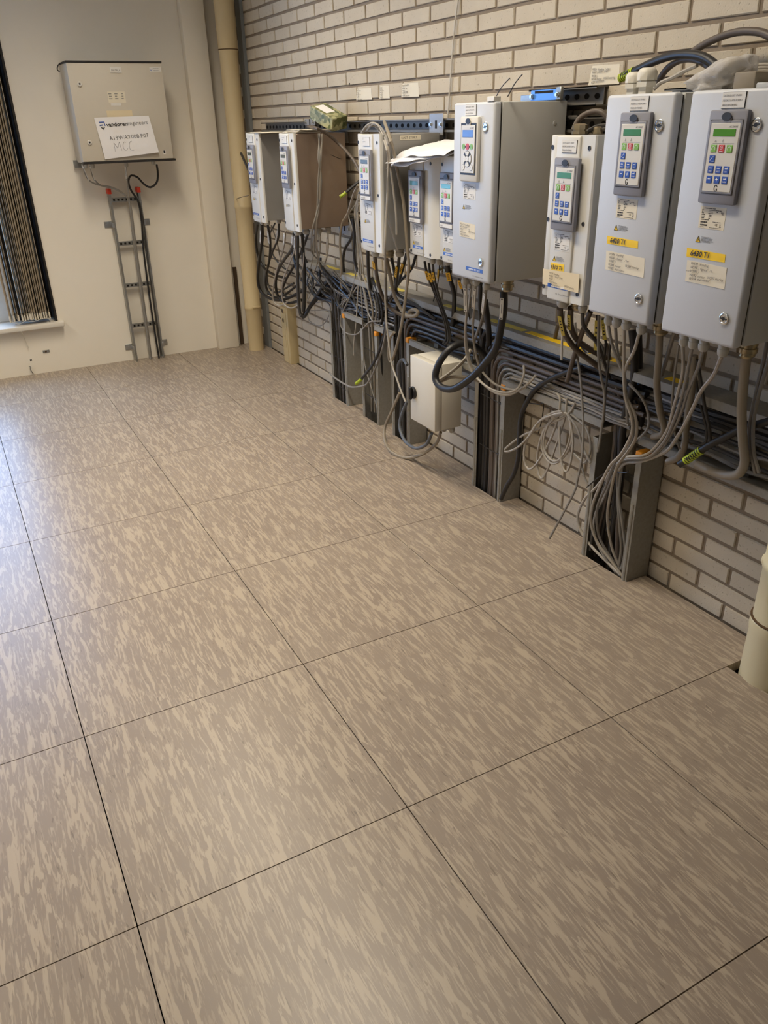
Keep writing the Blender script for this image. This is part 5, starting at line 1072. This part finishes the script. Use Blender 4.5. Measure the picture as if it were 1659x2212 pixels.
mat('tag_white', 'D8D5CD', 0.5)
def arc_len(P):
    L = [0.0]
    for a, b in zip(P, P[1:]): L.append(L[-1] + (b - a).length)
    return L
def sub_path(P, t0, t1):
    L = arc_len(P); T = L[-1]; out = []
    def at(s):
        for i in range(len(L) - 1):
            if L[i + 1] >= s: 
                k = (s - L[i]) / max(1e-9, L[i + 1] - L[i]); return P[i].lerp(P[i + 1], k)
        return P[-1]
    n = 8
    return [at(T * (t0 + (t1 - t0) * i / n)) for i in range(n + 1)]
VIEW = Vector((-.8, -.55, .35)).normalized()
def build_cable(name, label, cat, group, m, r, pts, tags=(), sleeve=None, parent=None, n=None, step=.014):
    P = smooth_path([Vector(p) for p in pts], step)
    base = P[0].copy()
    bm = B(); tube(bm, [p - base for p in P], r, n or (10 if r > .007 else 7))
    if not tags and not sleeve:
        o = obj(name, bm, m, None, True, base); tag(o, label, cat, group); return o
    t = thing(name, label, cat, base, 0, group)
    obj('sheath', bm, m, t)
    for t0, t1, tm in tags:
        S = sub_path(P, t0, t1); a, b = S[0] - base, S[-1] - base; d = (b - a); Ln = d.length; d.normalize()
        side = d.cross(VIEW).normalized(); nrm = side.cross(d).normalized()
        if nrm.dot(VIEW) < 0: nrm = -nrm
        w = {'tag_white': .0062, 'tag_yellow': max(.0055, r * 1.0), 'tag_pale_yellow': .0055}[tm]
        bm = B(); box(bm, -w, w, -.0011, .0011, 0, Ln, .0006, 1)
        M_ = Matrix((side, nrm, d)).transposed().to_4x4(); M_.translation = a + nrm * (r + .0018)
        bmesh.ops.transform(bm, matrix=M_, verts=bm.verts[:]); g = obj('marker_tag', bm, tm, t)
        bm = B()
        if tm == 'tag_white':
            for q in (.06, .94): box(bm, -w * .5, w * .5, .0010, .0013, Ln * q - .002, Ln * q + .002)
            box(bm, -w * .18, w * .12, .0010, .0012, Ln * .28, Ln * .72)
        else:
            for q in (.2, .36, .52, .68): box(bm, -w * .45, w * .45, .0010, .0013, Ln * q, Ln * q + Ln * .07)
        bmesh.ops.transform(bm, matrix=M_, verts=bm.verts[:]); obj('tag_print', bm, 'print_black' if tm != 'tag_white' else 'print_grey', g)
    if sleeve:
        t0, t1, sm, tx = sleeve
        S = sub_path(P, t0, t1); L = arc_len(S)[-1]; k = max(4, int(L / (r * .75)))
        bm = B()
        for i in range(k):
            seg = sub_path(S, i / k + .17 / k, (i + 1) / k - .17 / k); tube(bm, [seg[0] - base, seg[-1] - base], r * 1.16, 12)
        s = obj('marker_sleeve', bm, sm, t)
        bm = B(); tube(bm, [p - base for p in S], r * 1.08, 12); obj('sleeve_core', bm, 'cable_black', s)
        if tx:
            a, b = S[0] - base, S[-1] - base; d = (b - a).normalized()
            if d.y > 0: a, b, d = b, a, -d
            up = VIEW.cross(d).normalized()
            if up.z < 0: up = -up
            bm = text_bm([tx], r * 1.5, heavy=.0005, align='CENTER')
            nrm = d.cross(up); nrm = nrm if nrm.dot(VIEW) > 0 else -nrm
            for v in bm.verts:
                v.co = (a + b) / 2 + d * v.co.x + up * (v.co.z - r * .45) + nrm * (r * 1.16 + .0008)
            link('sleeve_lettering', flat_mesh(bm, 'sleeve_lettering', 'print_black'), s)
    return t
for nm, lb, ct, gp, m, r, ps, tg, sl in CABLES:
    build_cable(nm, lb, ct, gp, m, r / 1000.0, [tuple(int(v) / 1000.0 for v in q.split(',')) for q in ps.split()], tg, sl)

# cables lying in the wall ladder and bending down into the vertical ladders
ORD = ['first', 'second', 'third', 'fourth', 'fifth', 'sixth', 'seventh', 'eighth', 'ninth']
def bundle(label, group, y_from, zs, ys_, xs, mats, rs, zb=-.12, bend=.07):
    for i, (z, y, x, m, r) in enumerate(zip(zs, ys_, xs, mats, rs)):
        R_ = min(bend, z - .40 if z > .47 else .05)
        pts = [(x + .012, y_from - .02 * (i % 3), z - .004), (x, (y_from + y) / 2, z), (x, y - R_ - .02, z - .002)]
        for a in (25, 50, 75): pts.append((x - .004, y - R_ + R_ * math.sin(math.radians(a)), z - R_ + R_ * math.cos(math.radians(a))))
        pts += [(x - .004, y + .001, z - R_ - .04), (x, y + .002 * math.sin(i * 2.1), .28), (x + .002, y + .003 * math.sin(i * 1.3), .10), (x, y, zb)]
        build_cable('cable', ORD[i] + ' cable from the left ' + label, 'cable', group, m, r, pts, n=8)
K_, CH_, BR_, GR_, LT_ = 'cable_black', 'cable_charcoal', 'cable_brown', 'cable_grey', 'cable_light'
N = 9
bundle('in the vertical ladder nearest the socket trunking', 'cables in the ladder nearest the socket trunking', 2.10, [.655 - .016 * i for i in range(N)], [2.752 - .0195 * i for i in range(N)], [1.722 + .006 * (i % 2) for i in range(N)],
       [CH_, CH_, CH_, BR_, CH_, GR_, GR_, CH_, GR_], [.0075, .0075, .007, .007, .006, .005, .005, .005, .005])
N = 6
bundle('in the vertical ladder behind the white switch box', 'cables in the ladder behind the white box', 1.42, [.660 - .022 * i for i in range(N)], [2.055 - .026 * i for i in range(N)], [1.722 + .006 * (i % 2) for i in range(N)],
       [CH_, K_, CH_, BR_, CH_, CH_], [.0085, .0085, .008, .008, .0075, .007])
zs = [.672, .650, .628, .604, .582, .562, .546, .532, .520]
bundle('in the vertical ladder right of the white switch box', 'cables in the ladder right of the white box', .56, zs, [1.362, 1.338, 1.312, 1.292, 1.272, 1.254, 1.238, 1.224, 1.212], [1.722, 1.728, 1.720, 1.724, 1.718, 1.722, 1.716, 1.720, 1.716],
       [K_, K_, K_, BR_, BR_, BR_, GR_, GR_, GR_], [.0115, .011, .0105, .008, .008, .0075, .005, .005, .0045])
# straight runs in the wall ladder
def run(label, group, y0, y1, z, x, m, r, w=.006, seed=0):
    n = 9; rr = random.Random(seed)
    pts = [(x + rr.uniform(-.004, .004), y0 + (y1 - y0) * i / n, z + rr.uniform(-w, w)) for i in range(n + 1)]
    build_cable('cable', label, 'cable', group, m, r, pts, n=7, step=.03)
for i in range(7):
    run('thin light grey cable lying in the ladder above the hanging loops', 'thin grey cables lying in the ladder above the loops', .55, 1.17 - .012 * i, .512 + .009 * (i % 4), 1.708 + .008 * (i // 3), LT_ if i % 2 else GR_, .0042, .004, i)
for i in range(5):
    run('dark cable lying high in the ladder below the tall cabinets', 'dark cables lying in the ladder below the tall cabinets', .05, 1.22, .600 + .016 * i, 1.745 + .004 * i, K_ if i % 2 else CH_, .009, .004, 20 + i)
for i in range(8):
    run('dark cable lying in the ladder under the slim drives', 'dark cables lying in the ladder under the slim drives', 1.45 + .05 * i, 3.02 - .06 * (i % 3), .520 + .019 * i, 1.745 + .007 * (i % 3), [K_, CH_, CH_, K_, BR_, CH_, K_, K_][i], .0075, .012, 40 + i)
for i in range(6):
    run('grey cable lying in the ladder at the right edge', 'grey cables lying in the ladder at the right edge', -.28, .52, .515 + .02 * i, 1.735 + .006 * (i % 3), [GR_, CH_, GR_, K_, CH_, GR_][i], .006, .010, 60 + i)
for i in range(11):
    rr = random.Random(80 + i); y = 3.06 - .062 * i + rr.uniform(-.05, .05); q = lambda s: rr.uniform(-s, s)
    build_cable('cable', 'black cable tangled in the end of the ladder under the dark-sided drive', 'cable', 'black cables tangled in the ladder end', (K_, CH_, K_)[i % 3], (.0085, .006, .007, .0045)[i % 4],
                [(1.69 + q(.04), y + .16 + q(.06), .70 + q(.05)), (1.70 + q(.03), y + .09 + q(.03), .61 + q(.03)), (1.71 + q(.02), y + q(.05), .54 + q(.03)), (1.73 + q(.01), y - .12 + q(.06), .53 + q(.03)), (1.74 + q(.01), y - .30 + q(.05), .57 + q(.04)), (1.75, y - .55, .60 + q(.04))], n=8)
# cable ties across the bundles
def tie(label, x, y0, y1, z, group):
    bm = B(); tube(bm, [Vector(p) for p in ((0, 0, 0), (-.0, y1 - y0, .004))], .0018, 6); box(bm, -.003, .003, -.004, .006, -.003, .005)
    tag(obj('cable_tie', bm, 'cable_black', None, True, (x, y0, z)), label, 'cable tie', group)
for lb, y0, y1, zz in (('the ladder nearest the socket trunking', 2.60, 2.75, (.375, .235, .075)), ('the ladder right of the white box', 1.215, 1.35, (.400, .190)), ('the ladder below the looped drive', 2.25, 2.37, (.36, .12))):
    for z in zz:
        tie('black cable tie across the cables of ' + lb, 1.709, y0, y1, z, 'black cable ties across ' + lb)

# ---------------------------------------------------------------- loose things on and above the drives
def sheet_pts(bm, rows, th=.0004):
    V = [[bm.verts.new(p) for p in r] for r in rows]
    for a, b in zip(V, V[1:]):
        for i in range(len(a) - 1): bm.faces.new((a[i], b[i], b[i + 1], a[i + 1]))
    bm.normal_update(); bmesh.ops.solidify(bm, geom=bm.faces[:], thickness=th)
t = thing('paper_stack', 'crumpled white papers lying on the two small drives', 'papers', (1.745, 1.45, 1.268), ROT)
for k, (dx, dz, tw) in enumerate(((-.012, 0, .03), (.022, .004, .09), (-.002, .008, -.07))):
    bm = B(); rows = []
    for j in range(9):
        s = j / 8; row = []
        for i in range(13):
            u = i / 12; x = -.235 + .375 * u; y = -.245 + .22 * s
            z = dz + .034 * s ** .6 - (.050 - .016 * k) * (1 - s) ** 1.5 * (1 - u) - .004 * (1 - s) * u + .010 * noise.noise(Vector((u * 4 + k, s * 3, k)))
            row.append((x + dx + tw * y, y + tw * x, z if y < -.188 else max(z, .003 + dz)))
        rows.append(row)
    sheet_pts(bm, rows); obj('sheet', bm, 'paper_white', t)
t = thing('paper_stack', 'small stack of cream papers lying on the dark-sided slim drive', 'papers', (1.745, 2.665, 1.337), ROT)
for k in range(4):
    bm = B(); rows = [[(-.075 + .17 * i / 6 + .006 * k, -.245 + .16 * j / 5 + .004 * k, .001 + .0035 * k + .003 * noise.noise(Vector((i * .6, j * .7, k)))) for i in range(7)] for j in range(6)]
    sheet_pts(bm, rows, .0015); obj('sheet', bm, 'paper_cream', t)
# torn paper on the slim drive at the drain pipe
bm = B(); rows = [[(1.48 + .16 * i / 6, 3.20 - .22 * j / 5, 1.3385 + .004 * noise.noise(Vector((i * .7, j * .7, 3)))) for i in range(7)] for j in range(6)]
sheet_pts(bm, rows, .001); tag(obj('torn_paper', bm, 'paper_cream'), 'torn flat paper lying on the slim drive by the drain pipe', 'paper')
# speckled carton
t = thing('speckled_carton', 'small speckled green carton tilted on the rail above the dark-sided drive', 'carton', (1.700, 2.655, 1.372), 0)
t.rotation_euler = (math.radians(20), math.radians(-8), math.radians(12))
bm = B(); box(bm, -.045, .045, -.085, .085, 0, .058, .002, 1); obj('carton', bm, 'speckled_green_card', t)
bobj('carton_label', 'paper_white', t, -.030, .020, -.02, .07, .058, .0586)
# bag, white glands on top of the 6420 T1 cabinet
for lb, y, s in (('white cable gland on the 6420 T1 cabinet top, left of the larger one', .530, .88), ('larger white cable gland on the 6420 T1 cabinet top beside the plastic bag', .487, 1.0)):
    t = thing('spare_gland', lb, 'cable gland', (1.56, y, 1.424))
    bm = B(); lathe(bm, (0, 0, 0), (0, 0, 1), [(0, .0195 * s), (.016 * s, .0195 * s), (.016 * s, .0262 * s), (.027 * s, .0262 * s), (.027 * s, .020 * s)], 6); obj('hex_body', bm, 'gland_white', t)
    bm = B(); lathe(bm, (0, 0, .027 * s), (0, 0, 1), [(0, .019 * s), (.003 * s, .0195 * s), (.003 * s, .0235 * s), (.020 * s, .0235 * s), (.028 * s, .018 * s), (.030 * s, .013 * s)], 8); obj('dome_nut', bm, 'gland_white', t)
bm = B(); bmesh.ops.create_icosphere(bm, subdivisions=4, radius=1.0)
for v in bm.verts:
    p = v.co.copy(); n1 = noise.noise(p * 1.5 + Vector((3, 1, 2))); n2 = abs(noise.noise(p * 2.6 + Vector((1, 7, 2)))); n3 = abs(noise.noise(Vector((p.x * 5, p.y * 3, p.z * 6))))
    r = 1 + .30 * n1 - .30 * n2 - .07 * n3
    a = p.y  # along the wall
    v.co = Vector((p.x * .050 * r, p.y * .092 * r, (p.z * (.034 + .012 * -a) * r)))
    if v.co.z < -.024: v.co.z = -.024 + .1 * (v.co.z + .024)
me = mesh_of(bm, 'plastic_bag', 'thin_plastic_film', False); me.polygons.foreach_set('use_smooth', [True] * len(me.polygons))
tag(link('plastic_bag', me, None, (1.60, .300, 1.452), (math.radians(-12), 0, 0)), 'crumpled clear white plastic bag on the 6420 T1 cabinet', 'bag')
t = thing('spare_part', 'grey box lying at the plastic bag on the two tall cabinets', 'box', (1.60, .215, 1.424), math.radians(8)); bobj('case', 'cable_taupe', t, -.03, .03, -.025, .025, .001, .034, .003, 2); bobj('blue_lid', 'cabinet_grey', t, -.031, .031, -.060, -.030, .001, .012, .002, 1)
# brass glands on the 6310 T1 drive top
t = thing('spare_gland', 'brass cable gland on top of the 6310 T1 drive', 'cable gland', (1.56, .715, 1.336)); bm = B(); lathe(bm, (0, 0, 0), (0, 0, 1), [(0, .022), (.007, .022), (.007, .018), (.012, .018), (.012, .021), (.022, .021), (.026, .012)], 8); obj('gland', bm, 'brass_nickel', t)
t = thing('spare_gland', 'small nickel gland beside the brass gland on the 6310 T1 drive', 'cable gland', (1.58, .668, 1.336)); bm = B(); lathe(bm, (0, 0, 0), (0, 0, 1), [(0, .014), (.006, .014), (.006, .011), (.014, .011), (.018, .007)], 8); obj('gland', bm, 'brass_nickel', t)

# handwritten slips taped to the bricks
def slip(label, y0, y1, z0, z1, lines, seed, size=.010):
    t = thing('taped_slip', label, 'note', (XW - .0006, y1, z0), ROT, 'handwritten slips taped to the bricks')
    w, h = y1 - y0, z1 - z0; d = .006
    bm = sheet_bm([(.006, h + .002), (w - .004, h), (w + .002, -.003), (-.006, -.001)], .0012, seed, 8, 6); s = obj('slip', bm, 'paper_cream', t)
    text('handwriting', lines, size, 'ink_blue_black', s, (.008, -.0032, h - size * 1.15), shear=.25, gap=1.05, jitter=.08)
slip('handwritten slip on the bricks, leftmost of three in a row', 2.395, 2.545, 1.467, 1.510, ['W531 Stuur', 'W532', 'W533   hw', 'W534', 'W535 voeding'], 1.1, .0082)
slip('narrow handwritten slip on the bricks, middle of three in a row', 2.230, 2.318, 1.467, 1.513, ['W521', 'W522 hw', 'W523', 'W524', 'W525'], 2.1, .0085)
slip('handwritten slip on the bricks, third in the row beside the white cord', 1.982, 2.120, 1.466, 1.513, ['W541 Voeding', 'W542   hw', 'W543 stuur', 'W544 motor', 'W545 thermistor'], 3.1, .0085)
slip('handwritten slip on the bricks beside the lime cable sleeve', .840, .965, 1.463, 1.511, ['W531 Voeding  | 6361', 'W531 | stuur   | hw', 'W532 |', 'W534 motor   W533 storing', 'W5?? thermistor'], 4.1, .0085)
t = thing('wall_mark', 'small dark drilled hole in a brick above the perforated rail', 'hole', (XW, 2.615, 1.535)); bm = B(); lathe(bm, (.002, 0, 0), (-1, 0, 0), [(0, .004), (.003, .004)], 10); obj('hole', bm, 'void_dark', t)
